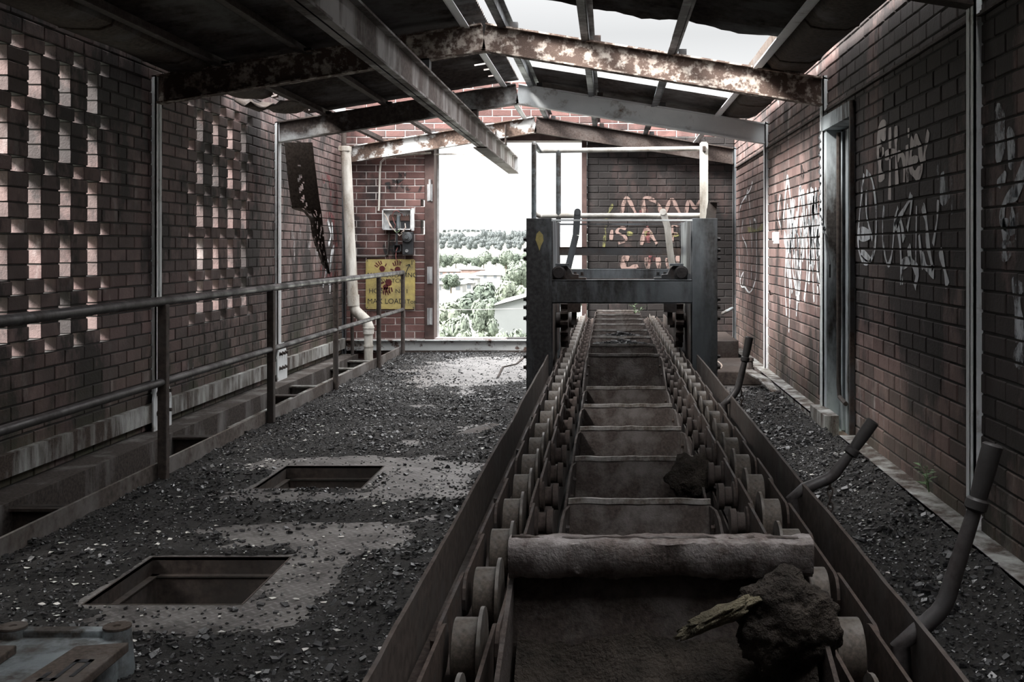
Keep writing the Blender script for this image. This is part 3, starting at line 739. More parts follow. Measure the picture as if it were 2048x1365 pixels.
bucket(2.212, .719, 'big upturned bucket with a thick rolled lip, filling the near end', wb=.298, wf=.305, big=True, long=.46, sd=30)
def lump(name, c, r, mat, lab, cat, sub=4, amp=.35, seed=0., kind=None):
    import bmesh
    bm = bmesh.new(); bmesh.ops.create_icosphere(bm, subdivisions=sub, radius=1.)
    for v in bm.verts:
        d = v.co.normalized()
        q = 1+amp*noise.noise(d*1.6+Vector((seed, 0, 0)))+amp*.6*noise.noise(d*4.5+Vector((0, seed, 0)))+amp*.3*noise.noise(d*11+Vector((0, 0, seed)))
        v.co = Vector((d.x*r[0]*q, d.y*r[1]*q, d.z*r[2]*q))
    me = bpy.data.meshes.new(name); bm.to_mesh(me); bm.free(); me.materials.append(mat)
    me.polygons.foreach_set('use_smooth', [True]*len(me.polygons))
    o = bpy.data.objects.new(name, me); o.location = c; COL.objects.link(o); ORG[o.name] = Vector(c)
    return tag(o, lab, cat, None, kind)
lump('dirt_clump', at(1572, 1245, 2.08), (.095, .055, .090), MAT['dirt'], 'big clod of dried dirt in the corner of the big upturned bucket', 'dirt clod', 5, .26, 1.)
o = lump('dirt_clump', at(1440, 1232, 2.06), (.078, .025, .016), MAT['dirt_pale'], 'long ochre crust of dirt beside the big clod in the upturned bucket', 'dirt clod', 4, .45, 2.); o.rotation_euler = (0, R(-25), 0)
b = MB(); n = 40
for j in range(21):
    for i in range(n+1):
        x = CX-.285+.57*i/n; y = 2.19-.40*j/20
        zz = .719-.20-.13*min(1, j/9)+.035*noise.noise((x*7, y*7, 0))+.02*noise.noise((x*22, y*22, 3))+.10*max(0, (x-CX-.12)/.17)**2-.0
        b.v.append((x, y, zz))
for j in range(20):
    for i in range(n): k = j*(n+1)+i; b.f.append((k, k+1, k+n+2, k+n+1)); b.mi.append(0)
stuff(b.build('bucket_dirt', MAT['dirt'], smooth=True, recalc=False), 'crumbly dark dirt filling the big upturned bucket', 'dirt')
lump('dirt_clump', at(1385, 955, 4.28), (.085, .06, .085), MAT['dirt'], 'dried dirt lump caked in the corner of a bucket two behind the upturned one', 'dirt clod', 4, .35, 5.)
for nm, yb, lab in (('coal_heap', B0+BP*7, 'heap of black coal in the bucket under the gantry'), ('coal_heap', B0+BP*8, 'heap of coal in the bucket beneath the gantry beam')):
    b = MB()
    for k in range(420):
        x = CX+random.uniform(-.22, .22); y = yb-.03-.30*random.random(); s = random.uniform(.008, .024)
        z = .50+.06*(-(y-yb)/-.3)*-1*0+.05*(1-abs(x-CX)/.3)-.10*max(0, (yb-y-.1)/.2)
        c = [Vector((x, y, z))+Vector([random.uniform(.6, 1.3)*s*q for q in p]) for p in ((-1, -1, -.6), (1, -1, -.6), (1, 1, -.6), (-1, 1, -.6), (-1, -1, .6), (1, -1, .6), (1, 1, .6), (-1, 1, .6))]
        b.add(c, [(0, 3, 2, 1), (4, 5, 6, 7), (0, 1, 5, 4), (1, 2, 6, 5), (2, 3, 7, 6), (3, 0, 4, 7)])
    b.add([(CX-.24, yb-.02, .49), (CX+.24, yb-.02, .49), (CX+.25, yb-.3, .42), (CX-.25, yb-.3, .42)], [(3, 2, 1, 0)])
    stuff(b.build(nm, MAT['coal'], recalc=False), lab, 'coal')

# ------------------------------------------------------------------ gantry over the conveyor
GY, GB = 8.03, 9.30
t = thing('steel_gantry', 'blue-grey steel gantry frame with handrail straddling the conveyor', 'gantry', (.1, 8.6, 0))
cols = {}
for x0, x1, sg in ((-.600, -.416, -1), (.613, .796, 1)):
    for Y in (GY, GB):
        b = MB(); xm = (x0+x1)/2
        b.box(x0, x1, Y, Y+.012, 0, 1.512); b.box(xm-.006, xm+.006, Y+.012, Y+.17, 0, 1.505); b.box(x0, x1, Y+.17, Y+.182, 0, 1.512)
        c = b.build('column', MAT['steel_blue'], t, bevel=.002); cols[(sg, Y)] = c
        if Y == GY:
            xo = x0-.001 if sg < 0 else x1+.001
            for z in (1.36, 1.28, 1.22, .92, .86, .78, .5, .42):
                MB().bolt((xo, Y+.03, z), 'x', .014, .022*sg).build('bolt', MAT['steel_dark'], c)
    xi = x1-.006 if sg < 0 else x0
    b = MB(); b.box(xi, xi+.006, GY+.18, GB, 1.10, 1.505); b.build('side_plate', MAT['steel_blue'], t)
    b = MB(); b.box(xi, xi+.006, GY+.18, GB, .45, .90); b.build('side_plate', MAT['steel_dark'], t)
b = MB(); b.prism([at(px, py, GY-.001) for px, py in ((1079, 462), (1086, 470), (1087, 482), (1082, 492), (1079, 502), (1075, 490), (1071, 480), (1073, 468))], (0, -.001, 0)); b.build('paint_mark', MAT['yellow'], cols[(-1, GY)])
b = MB(); b.box(-.416, .613, GY+.02, GY+.032, .890, 1.060); b.box(-.416, .613, GY+.02, GY+.15, 1.050, 1.062); b.box(-.416, .613, GY+.02, GY+.15, .888, .9); b.build('cross_beam', MAT['steel_blue'], t, bevel=.002)
b = MB(); b.box(-.42, .62, GB+.0, GB+.01, 1.232, 1.303); b.box(-.42, .62, GB, GB+.07, 1.295, 1.303); b.build('cross_beam', MAT['steel_dark'], t)
b = MB(); b.box(-.36, .50, 9.00, 9.01, 1.045, 1.110); b.box(-.36, .50, 9.0, 9.08, 1.108, 1.122); b.build('cross_beam', MAT['steel_blue'], t)
b = MB(); b.box(-.43, .79, GY+.05, GY+.12, 1.494, 1.506); b.build('top_bar', MAT['steel_white'], t)
b = MB(); b.box(-.43, .63, GB+.02, GB+.1, 1.49, 1.502); b.build('top_bar', MAT['steel_blue'], t)
# bearings
for sg, bx in ((-1, -.335), (1, .505)):
    b = MB(); y = GY+.055
    b.prism([(bx+sg*.075, y, 1.062), (bx-sg*.17, y, 1.062), (bx-sg*.17, y, 1.077), (bx-sg*.115, y, 1.077), (bx-sg*.115, y, 1.100), (bx-sg*.07, y, 1.105), (bx-sg*.055, y, 1.14), (bx-sg*.02, y, 1.165), (bx+sg*.04, y, 1.160), (bx+sg*.075, y, 1.12)], (0, .10, 0))
    br = b.build('bearing', MAT['steel_dark'], t, bevel=.004)
    b = MB(); b.lathe([(0, .050), (-.02, .050), (-.022, .042), (-.03, .040)], (bx+sg*.03, y, 1.115), 'y', 22); b.build('bearing_cap', MAT['pipe_dark'], br, smooth=True)
    b = MB(); b.box(bx-.055, bx+.045, y-.015, y+.11, 1.163, 1.180); b.build('bearing_lid', MAT['steel_blue'], br)
    for dx in (-sg*.14, -sg*.09): MB().bolt((bx+dx, y+.03, 1.09), 'z', .012, .028).build('bolt', MAT['steel_dark'], br)
# sprockets and their guards
for sg, sx in ((-1, -.345), (1, .555)):
    b = MB(); pts = []; nt = 16
    for k in range(nt*4):
        a = 2*math.pi*k/(nt*4); r = .215 if k % 4 in (0, 1) else .172
        pts.append((sx-.03, 8.75+r*math.cos(a), .72+r*math.sin(a)))
    b.prism(pts, (.06, 0, 0)); sp = b.build('sprocket', MAT['rust_dark'], t)
    b = MB(); b.lathe([(-.07, .06), (.07, .06)], (sx, 8.75, .72), 'x', 16); b.build('hub', MAT['steel_dark'], sp, smooth=True)
    b = MB(); b.box(sx-.02-sg*.08, sx+.02-sg*.08, 8.5, 8.52, .70, .89); b.box(sx-.05-sg*.08, sx+.05-sg*.08, 8.47, 8.55, .80, .89); b.build('bracket', MAT['steel_dark'], t)
# handrail on top
HR = MAT['steel_white']; Yf, Yb = 8.10, 8.73; xl, xr = -.549, .755
b = MB(); b.tube([(xl, Yf, 1.50), (xl, Yf, 2.055), (xl, Yf+.02, 2.066), (xl, Yb, 2.066), (xl+.03, Yb, 2.066)], .018, 12); b.build('post', MAT['zinc'], t, smooth=True)
b = MB(); b.tube([(xl, Yb, 2.066), (xr, Yb, 2.085)], .019, 12); b.build('top_rail', MAT['pvc'], t, smooth=True)
b = MB(); b.tube([(xl, Yf, 1.55), (xl, Yb-.02, 1.55), (xl+.03, Yb, 1.55), (xr, Yb, 1.553)], .020, 12); b.build('lower_rail', MAT['pvc'], t, smooth=True)
b = MB(); b.tube([(-.397, Yb, 1.50), (-.397, Yb, 2.07)], .020, 12); b.build('post', MAT['zinc'], t, smooth=True)
b = MB(); b.prism([(xr-.032, Yb-.03, 1.50), (xr+.010, Yb-.03, 1.50), (xr+.033, Yb-.03, 1.66), (xr+.033, Yb-.03, 2.12), (xr+.02, Yb-.03, 2.135), (xr-.02, Yb-.03, 2.135), (xr-.033, Yb-.03, 2.12)], (0, .012, 0)); b.build('post', MAT['pvc'], t)
b = MB(); b.box(xr-.012, xr+.012, Yb-.05, Yb-.03, 2.06, 2.10); b.build('latch', MAT['rust_dark'], t)
b = MB(); b.prism([(xr+.02, Yb-.03, 1.50), (xr+.09, Yb-.03, 1.50), (xr+.105, Yb-.03, 1.655), (xr+.045, Yb-.03, 1.655), (xr+.02, Yb-.03, 1.60)], (0, .02, 0)); b.box(xr+.045, xr+.115, Yb-.10, Yb-.01, 1.655, 1.662); b.build('bracket', MAT['rust_plate'], t)
for p in (((1155, 424), (1152, 470), (1134, 545)), ((1326, 424), (1335, 455), (1340, 500), (1347, 550))):
    b = MB(); pts = [at(px, py, 8.62+.02*i) for i, (px, py) in enumerate(p)]
    for a, c in zip(pts[:-1], pts[1:]): b.bar(a, c, .012, .052, (1, 0, 0))
    b.lathe([(0, .026), (.012, .026)], pts[0]+Vector((0, -.006, 0)), 'y', 16); b.build('arm', MAT['pvc'] if p[0][0] > 1200 else MAT['steel_blue'], t)

# ------------------------------------------------------------------ hand levers along the trough
def lever(px, Y, lab, r=.019, dy=(0, 0, 0, 0)):
    q = [at(x, y, Y+d) for (x, y), d in zip(px, dy)]                # foot, bend, collar, tip
    t = thing('hand_lever', lab, 'lever', (q[0].x, q[0].y, 0))
    m = [q[0].lerp(q[1], .75), q[1].lerp(q[2], .12)]
    MB().tube([(q[0].x-.01, q[0].y, .1), q[0]+Vector((-.04, 0, -.03)), q[0], m[0], q[1].lerp((m[0]+m[1])/2, .5), m[1], q[2]], [r*1.1, r*1.1, r*1.05, r, r, r, r*.8], 12).build('shaft', MAT['pipe_dark'], t, smooth=True)
    d = (q[3]-q[2]).normalized()
    MB().tube([q[2]-d*.012, q[2]-d*.006, q[2]+d*.012, q[2]+d*.018], [r*.9, r*1.25, r*1.25, r*.9], 12).build('collar', MAT['grip'], t, smooth=True)
    MB().tube([q[2]+d*.018, q[2].lerp(q[3], .5), q[3]-d*.004, q[3]], [r*.95, r*1.12, r*1.15, r*.9], 14).build('grip', MAT['grip'], t, smooth=True)
    return q
lever([(1838, 1262), (1888, 1215), (1952, 1012), (1986, 888)], 2.32, 'tallest lever, standing in the corner by the pale wall post')
qb = lever([(1608, 978), (1664, 955), (1703, 905), (1747, 842)], 3.66, 'lever leaning low across the walkway towards the side door')
qc = lever([(1462, 798), (1476, 778), (1490, 720), (1499, 674)], 5.82, 'small upright lever past the side doorway')
def hang(p, n, lab, s=.013):
    t = thing('hanging_chain', lab, 'chain', (p.x, p.y, p.z-n*s*1.9)); pr = {}
    for k in range(n):
        c = Vector((p.x+.002*k*.3, p.y, p.z-s*1.9*k-s)); a = k % 2
        if a not in pr:
            b = MB(); pts = []
            for i in range(17):
                an = 2*math.pi*i/16; u, w = s*.62*math.cos(an), s*1.25*math.sin(an); pts.append(c+(Vector((u, 0, w)) if a else Vector((u*.3, u*.9, w))))
            b.tube(pts, s*.22, 6, cap=False); pr[a] = (b.build('link', MAT['rust_dark'], t, smooth=True), k)
        else:
            o = pr[a][0].copy(); COL.objects.link(o); o.location = (0, 0, -s*1.9*(k-pr[a][1]))
hang(at(1660, 962, 3.66), 8, 'short chain hanging from the low leaning lever')
hang(at(1483, 782, 5.82), 5, 'short chain hanging from the small upright lever')

# ------------------------------------------------------------------ fittings on the far wall
def pipe(name, pts, r, mat, lab, cat='pipe', n=16):
    return tag(MB().tube(pts, r, n).build(name, mat, smooth=True), lab, cat)
YW = YF-.012
t = thing('drainpipe', 'fat cream drainpipe with an elbow in the corner behind the railing', 'pipe', (-2.9, 13.1, -.9))
D = 13.12
b = MB(); b.tube([at(691, 300, D), at(693, 330, D), at(700, 480, D), at(706, 600, D)], [.060, .060, .062, .064], 20); b.build('upper_pipe', MAT['pvc'], t, smooth=True)
b = MB(); b.tube([at(706, 590, D), at(707, 612, D)], .072, 20); b.tube([at(708, 612, D), at(711, 622, D), at(722, 632, D), at(733, 642, D), at(737, 655, D)], .062, 20); b.build('elbow', MAT['pvc'], t, smooth=True)
b = MB(); b.tube([at(737, 652, D), at(737, 668, D)], .064, 20); b.tube([at(737, 655, D), at(737, 657, D)], .070, 20); b.build('socket', MAT['pvc'], t, smooth=True)
b = MB(); b.tube([at(737, 660, D), at(737, 860, D)], .052, 20); b.tube([at(737, 690, D), at(737, 694, D)], .058, 20); b.build('lower_pipe', MAT['pvc'], t, smooth=True)
b = MB(); p0 = at(690, 298, D); b.box(p0.x-.065, p0.x+.065, D-.065, D+.065, p0.z-.03, p0.z+.03); b.build('rain_head', MAT['pvc'], t, bevel=.004)
b = MB(); b.tube([p0+Vector((-.02, .02, .03)), p0+Vector((-.02, .03, .22))], .03, 10); b.build('spout', MAT['rust_plate'], t, smooth=True)
pipe('thin_pipe', [at(704, 610, 13.25), at(705, 730, 13.25)], .020, MAT['rust_plate'], 'thin rusty pipe standing behind the fat drainpipe', n=10)
pipe('conduit', [at(862, 306, 13.56), at(790, 312, 13.57), at(770, 317, YW-.01), at(762, 324, YW-.01), at(760, 340, YW-.01), at(758, 414, YW-.01), at(757, 422, YW-.01)], .013, MAT['pvc'], 'thin cream conduit running up the far wall from the fuse box', n=10)
pipe('cable', [at(868, 309, 13.55), at(920, 308, 13.5), at(955, 310, 13.45), at(975, 312, 13.3)], .008, MAT['pvc'], 'thin cable stretched across the top of the far opening', 'cable', 8)
# fuse box
x0, x1 = at(763, 0, 13.5).x, at(822, 0, 13.5).x; z1, z0 = at(0, 418, 13.5).z, at(0, 460, 13.5).z
t = thing('fuse_box', 'open white fuse box full of loose wires on the far wall', 'fuse box', ((x0+x1)/2, YW, z0))
b = MB(); w = .014
b.box(x0, x1, YW-.006, YW, z0, z1); b.box(x0, x0+w, YW-.075, YW, z0, z1); b.box(x1-w, x1, YW-.075, YW, z0, z1); b.box(x0, x1, YW-.075, YW, z0, z0+w); b.box(x0, x1, YW-.075, YW, z1-w, z1)
b.box(x1, x1+.035, YW-.085, YW-.07, z0-.01, z1+.01)
b.build('enclosure', MAT['white_box'], t)
for a, c in ((.08, .17), (.22, .33)):
    b = MB(); b.box(x0+a, x0+c, YW-.05, YW-.006, z0+.115, z0+.175)
    for k in range(4): xx = x0+a+.012+k*(c-a-.02)/3.2; b.box(xx, xx+.010, YW-.055, YW-.006, z0+.175, z0+.19)
    b.build('terminal_block', MAT['bakelite'], t)
    b = MB(); b.box(x0+a+.005, x0+c, YW-.04, YW-.006, z0+.02, z0+.105); b.build('relay', MAT['black_box'], t)
b = MB(); b.box(x0+.175, x0+.21, YW-.05, YW, z0+.02, z0+.17); b.build('switch', MAT['zinc'], t)
for k, (pts, m) in enumerate(((((768, 427), (774, 436), (780, 452), (790, 462), (799, 472), (806, 466), (812, 455)), 'wire_pale'), (((784, 432), (788, 423), (794, 421), (801, 426), (805, 432)), 'wire_red'),
                   (((785, 434), (788, 444), (791, 450), (789, 457)), 'wire_red'), (((770, 432), (776, 442), (784, 455)), 'wire_pale'), (((810, 447), (811, 455), (806, 463), (802, 466)), 'wire_pale'), (((797, 424), (806, 428), (810, 433)), 'black_box'), (((788, 461), (793, 466), (798, 463), (799, 459)), 'leaf'))):
    MB().tube([at(px, py, YW-.08-.02*math.sin(i)) for i, (px, py) in enumerate(pts)], .0055, 6).build('wire', MAT[m], t, smooth=True)
x0, x1 = at(804, 0, 13.5).x, at(825, 0, 13.5).x; z1, z0 = at(0, 464, 13.5).z, at(0, 510, 13.5).z
t = thing('isolator_switch', 'dark isolator switch with a round dial just below the fuse box', 'switch', ((x0+x1)/2, YW, z0))
b = MB(); b.box(x0, x1, YW-.09, YW, z0, z1); b.build('body', MAT['black_box'], t, bevel=.006)
c = at(814, 474, 13.5); b = MB(); b.lathe([(0, .062), (-.03, .062), (-.032, .05), (-.04, .045), (-.04, .028), (-.06, .026)], (c.x, YW-.09, c.z), 'y', 24); b.build('dial', MAT['steel_blue'], t, smooth=True)
c = at(813, 502, 13.5); b = MB(); b.lathe([(0, .020), (-.012, .020), (-.012, .012), (-.006, .010)], (c.x, YW-.09, c.z), 'y', 16); b.build('button', MAT['chrome'], t, smooth=True)
c = at(793, 497, 13.5); t = thing('junction_box', 'small black square junction box with a dangling red wire', 'junction box', (c.x, YW, c.z-.05))
b = MB(); s = .048; b.box(c.x-s, c.x+s, YW-.012, YW, c.z-s, c.z+s)
for a in (-1, 1): b.box(c.x+a*s-.012*(a > 0), c.x+a*s+.012*(a < 0), YW-.06, YW, c.z-s, c.z+s); b.box(c.x-s, c.x+s, YW-.06, YW, c.z+a*s-.012*(a > 0), c.z+a*s+.012*(a < 0))
b.build('body', MAT['black_box'], t)
b = MB(); b.tube([c+Vector((0, .02, .04)), c+Vector((0, .02, .25))], .012, 8); b.build('conduit', MAT['black_box'], t, smooth=True)
MB().tube([(c.x+.0, YW-.03, c.z+.01), (c.x-.015, YW-.05, c.z-.03), (c.x-.02, YW-.05, c.z-.10), (c.x-.012, YW-.04, c.z-.16)], .006, 6).build('wire', MAT['wire_red'], t, smooth=True)
pipe('conduit', [at(706, 514, YW-.01), at(745, 514, YW-.01), at(770, 513, YW-.01), at(776, 508, YW-.01), at(778, 462, YW-.01)], .012, MAT['rust_plate'], 'rusty conduit bending along the far wall just above the yellow sign', n=8)
# sign
x0, x1 = at(730, 0, 13.55).x, at(829, 0, 13.55).x; z1, z0 = at(0, 519, 13.55).z, at(0, 619, 13.55).z; YS = YF-.03
t = thing('hoist_sign', 'yellow hoist sign with black lettering and dark red handprints', 'sign', ((x0+x1)/2, YS, z0))
def rrect(x0, x1, z0, z1, r, y):
    out = []
    for cx, cz, a0 in ((x1-r, z0+r, -90), (x1-r, z1-r, 0), (x0+r, z1-r, 90), (x0+r, z0+r, 180)):
        for k in range(5): a = R(a0+22.5*k); out.append((cx+r*math.cos(a), y, cz+r*math.sin(a)))
    return out
b = MB(); b.prism(rrect(x0, x1, z0, z1, .03, YS), (0, .006, 0)); plate = b.build('plate', MAT['yellow'], t)
for x in (x0+.02, x1-.02):
    for z in (z0+.02, z1-.02): MB().lathe([(0, .007), (-.003, .006)], (x, YS, z), 'y', 8).build('screw', MAT['black_box'], plate)
RT = Matrix.Rotation(R(90), 4, 'X'); W = x1-x0
def line(s, px, py, size, sx=1.): text_mesh(s, size, (x0+(px-730)/99*W, YS-.0012, z1-(py-519)/100*(z1-z0)), RT, MAT['black_paint'], plate, sx=sx)
line('IN', 794, 527, .055); line('I', 821, 530, .085); line('MAIN', 733, 555, .082, .95); line('ISOLATING', 767, 555, .082, .99); line('SWITCH.', 760, 566, .072, 1.05); line('HOIST', 736, 587, .082, 1.0); line('No.1', 789, 587, .074, 1.1); line('MAX LOAD', 733, 608, .090, .98); line('1Ton', 806, 608, .075, 1.0)
b = MB(); sp = lambda px, py: Vector((x0+(px-730)/99*W, YS-.0012, z1-(py-519)/100*(z1-z0)))
for a, c in (((804, 563), (808, 556)), ((808, 556), (811, 545)), ((811, 545), (818, 529)), ((818, 529), (811, 532)), ((818, 529), (819, 535))): b.bar(sp(*a), sp(*c), .010, .001, (0, 1, 0))
b.build('lettering', MAT['black_paint'], plate)
def hand(cx, cy, ang, s, flip=1):
    b = MB(); c = sp(cx, cy); ca, sa = math.cos(ang), math.sin(ang)
    def P(u, w): u *= flip; return (c.x+(u*ca-w*sa)*s, YS-.0018, c.z+(u*sa+w*ca)*s)
    b.prism([P(.042*math.cos(k*.52)*(1+.12*math.sin(3*k)), .045*math.sin(k*.52)) for k in range(12)], (0, .0008, 0))
    for u, a, l in ((-.036, 20, .075), (-.012, 6, .095), (.013, -6, .09), (.036, -18, .07), (.055, -62, .06)):
        w0 = .055 if a > -60 else .0; d = (math.sin(R(-a)), math.cos(R(a)))
        b.prism([P(u+d[0]*q+e*d[1]*.009, w0+d[1]*q-e*d[0]*.009) for q, e in ((0, -1), (0, 1), (l*.7, .9), (l*.8, 0), (l*.7, -.9))], (0, .0008, 0))
    b.build('handprint', MAT['red_paint'], plate)
hand(763, 538, R(38), .85); hand(794, 540, R(8), .9, -1); hand(776, 566, R(175), 1.0); hand(770, 575, R(190), .8)

# rusted strip hanging from the roof edge
b = MB(); rows = [(285, 568, 625), (320, 572, 629), (360, 576, 634), (400, 581, 639), (418, 584, 642), (424, 606, 643), (440, 620, 645), (470, 624, 648), (490, 629, 650), (510, 636, 653), (530, 645, 657), (548, 655, 661)]
NR, NC = 70, 18; dp = 10.62
for j in range(NR+1):
    y = 285+(548-285)*j/NR
    for k in range(len(rows)-1):
        if rows[k][0] <= y <= rows[k+1][0]: f = (y-rows[k][0])/(rows[k+1][0]-rows[k][0]); l = rows[k][1]+(rows[k+1][1]-rows[k][1])*f; r = rows[k][2]+(rows[k+1][2]-rows[k][2])*f; break
    l += 3*noise.noise((y*.13, 0, 0))*(1 if y > 400 else .2)
    for i in range(NC+1): b.v.append(tuple(at(l+(r-l)*i/NC, y, dp+.06*math.sin(i/NC*3)+.0006*(y-285))))
for j in range(NR):
    for i in range(NC):
        y = 285+263*j/NR; q = noise.noise((i*.45, j*.35, 3.))
        if 330 < y < 420 and 5 < i < 10 and q > .12: continue
        if 415 < y < 540 and q > .30: continue
        k = j*(NC+1)+i; b.f.append((k, k+1, k+NC+2, k+NC+1)); b.mi.append(0)
o = b.build('hanging_sheet', MAT['gutter'], recalc=False); so = o.modifiers.new('thick', 'SOLIDIFY'); so.thickness = .004
tag(o, 'rusted-through metal strip hanging down from the pale frame beside the lattice wall', 'rusty sheet')

# ------------------------------------------------------------------ odds and ends of the walkway end
def onright(px, py, off=.0): X = XR-off; Y = X*F/(px-VX); return Vector((X, Y, CH+(VY-py)*Y/F))
b = MB(); pts = []
for k in range(50):
    y = 262+k*5.2
    if y > 470: break
    pts.append(onright(1640+2.0*math.sin(k*1.9)+(max(0, y-425)*.22), y, .032+.006*math.cos(k*1.9)))
pts += [onright(1654, 500, .05), onright(1660, 530, .06), onright(1660, 555, .05)]
tag(b.tube(pts, .006, 6).build('twisted_cable', MAT['black_box'], smooth=True), 'black twisted cable drooping down the brick wall beside the side doorway', 'cable')
pipe('conduit', [onright(1644, 612, .02), onright(1643, 640, .02), onright(1642, 700, .02), onright(1640, 790, .02)], .014, MAT['rust_plate'], 'short upright conduit on the bricks beside the side doorway', n=8)
c = onright(1558, 476, 0); b = MB(); b.box(XR-.05, XR, c.y-.03, c.y+.03, c.z-.055, c.z+.055); b.box(XR-.06, XR-.05, c.y-.02, c.y+.02, c.z-.03, c.z+.05)
tag(b.build('wall_bracket', MAT['white_box'], bevel=.006), 'small white plastic fitting on the white-streaked brick wall', 'wall fitting')
c = onright(1550, 587, 0); tag(MB().tube([c, c+Vector((-.05, -.03, -.01)), c+Vector((-.06, -.05, .03))], .007, 6).build('wall_hook', MAT['rust_dark'], smooth=True), 'rusty hook sticking out of the bricks below the white fitting', 'hook')
b = MB(); c = at(1455, 622, 13.3); pts = [c+Vector((.06*math.cos(a*.4), .03*math.sin(a*.4), .03*math.cos(a*.4))) for a in range(17)]
tag(b.tube(pts, .018, 8).build('pipe_clamp', MAT['zinc'], smooth=True), 'ring-shaped clamp on the far corner column', 'clamp')
b = MB(); b.box(.86, 1.44, 10.35, 11.65, .0, .13); tag(b.build('steel_plinth', MAT['rust_plate'], bevel=.01), 'low brown steel step at the end of the lever walkway', 'step')
b = MB(); b.box(.86, 1.42, 12.0, 13.3, .0, .28); tag(b.build('steel_plinth', MAT['rust_dark'], bevel=.01), 'higher dark block behind the low brown step, below the bolted plate', 'step')
b = MB(); c = at(1503, 765, 10.4); b.lathe([(0, .035), (.03, .035), (.03, .022), (.09, .022), (.09, .03), (.12, .028)], (c.x, c.y+.05, .13), 'z', 10); tag(b.build('stud', MAT['rust_dark'], smooth=True), 'upright rusty bolt standing on the low brown step', 'bolt')
b = MB(); p = [Vector((1.30, 10.30, .15)), Vector((1.40, 9.9, .11)), Vector((1.47, 9.2, .03))]
for a, c in zip(p[:-1], p[1:]): b.bar(a, c, .10, .012)
tag(b.build('bent_plate', MAT['sill_white']), 'bent pale steel strip sloping down from the low brown step', 'steel strip')
b = MB(); pts = [Vector((1.02+.10*math.cos(a*.5), 10.9+.35*math.sin(a*.5), .14+.01*math.sin(a))) for a in range(14)]
tag(b.tube(pts, .006, 6).build('wire_coil', MAT['wire_pale'], smooth=True), 'loose loop of pale wire lying on the low brown step', 'wire')
b = MB(); b.bar((-1.0, 7.55, .008), (-.82, 7.95, .02), .13, .01); tag(b.build('steel_scrap', MAT['rust_plate']), 'small flat steel scrap lying on the coal before the bare plate', 'scrap')
b = MB(); pp = [(-.98, 13.3, .006), (-1.02, 12.2, .006), (-1.14, 11.9, .006), (-1.1, 10.9, .006)]
for a, c in zip(pp[:-1], pp[1:]): b.bar(a, c, .02, .01)
tag(b.build('floor_cable', MAT['rust_dark']), 'thin bent rod lying across the bare floor plate before the far opening', 'rod')
def weed(base, h, n, lab, seed, lw=.014):
    rr = random.Random(seed); t = thing('weed', lab, 'plant', base); ld = None
    st = MB(); lf = MB()
    for s in range(3):
        a = rr.uniform(0, 6.28); tip = Vector(base)+Vector((h*.35*math.cos(a), h*.35*math.sin(a), h*rr.uniform(.7, 1.1)))
        st.tube([Vector(base), Vector(base).lerp(tip, .5)+Vector((0, 0, h*.06)), tip], [.003, .002, .001], 5)
        for k in range(n):
            p = Vector(base).lerp(tip, .25+.75*k/n); b2 = rr.uniform(0, 6.28); d = Vector((math.cos(b2), math.sin(b2), .45)).normalized()*h*rr.uniform(.28, .45); sd = d.cross(Vector((0, 0, 1))).normalized()*lw
            lf.add([p, p+d*.5+sd, p+d+Vector((0, 0, -.01)), p+d*.5-sd], [(0, 1, 2), (0, 2, 3)])
    st.build('stem', MAT['leaf'], t, smooth=True); lf.build('leaves', MAT['leaf'], t, recalc=False)
weed(onright(1858, 985, .05), .13, 7, 'small green weed growing out of the ledge beside the pale wall post', 3)
weed(at(1272, 640, 12.2), .19, 7, 'thin green weed growing among the farthest buckets', 5, .010)

# ------------------------------------------------------------------ paint on the walls
def strokes(wall, mat, items, plane, name='graffiti'):
    b = MB()
    for pts, w in items:
        P = [plane(*p) for p in pts]
        # smooth
        Q = []
        for i in range(len(P)-1):
            p0, p1, p2, p3 = P[max(i-1, 0)], P[i], P[i+1], P[min(i+2, len(P)-1)]
            for k in range(6):
                u = k/6; Q.append(.5*((2*p1)+(p2-p0)*u+(2*p0-5*p1+4*p2-p3)*u*u+(3*p1-p0-3*p2+p3)*u**3))
        Q.append(P[-1]); nrm = plane(0, 0, n=True); vs = []
        for i, q in enumerate(Q):
            d = (Q[min(i+1, len(Q)-1)]-Q[max(i-1, 0)]).normalized(); s = d.cross(nrm).normalized()*w*.62*(.75+.25*math.sin(i*.7))
            vs += [q-s, q+s]
        b.add(vs, [(2*i, 2*i+1, 2*i+3, 2*i+2) for i in range(len(Q)-1)])
    return b.build(name, MAT[mat], wall, recalc=False)
def rp(px, py, n=False): return Vector((1, 0, 0)) if n else onright(px, py, .0045)
def fp(px, py, n=False): return Vector((0, 1, 0)) if n else at(px, py, YF-.0045)
def lp(px, py, n=False):
    if n: return Vector((1, 0, 0))
    X = XL+.0045; Y = X*F/(px-VX); return Vector((X, Y, CH+(VY-py)*Y/F))
WR, WF, WL, WD = (bpy.data.objects[k] for k in ('wall_right', 'wall_far', 'wall_left', 'wall_far_sooty'))
for o in (WR, WF, WL, WD): ORG[o.name] = Vector((0, 0, 0))
def g(*pts): return list(pts)
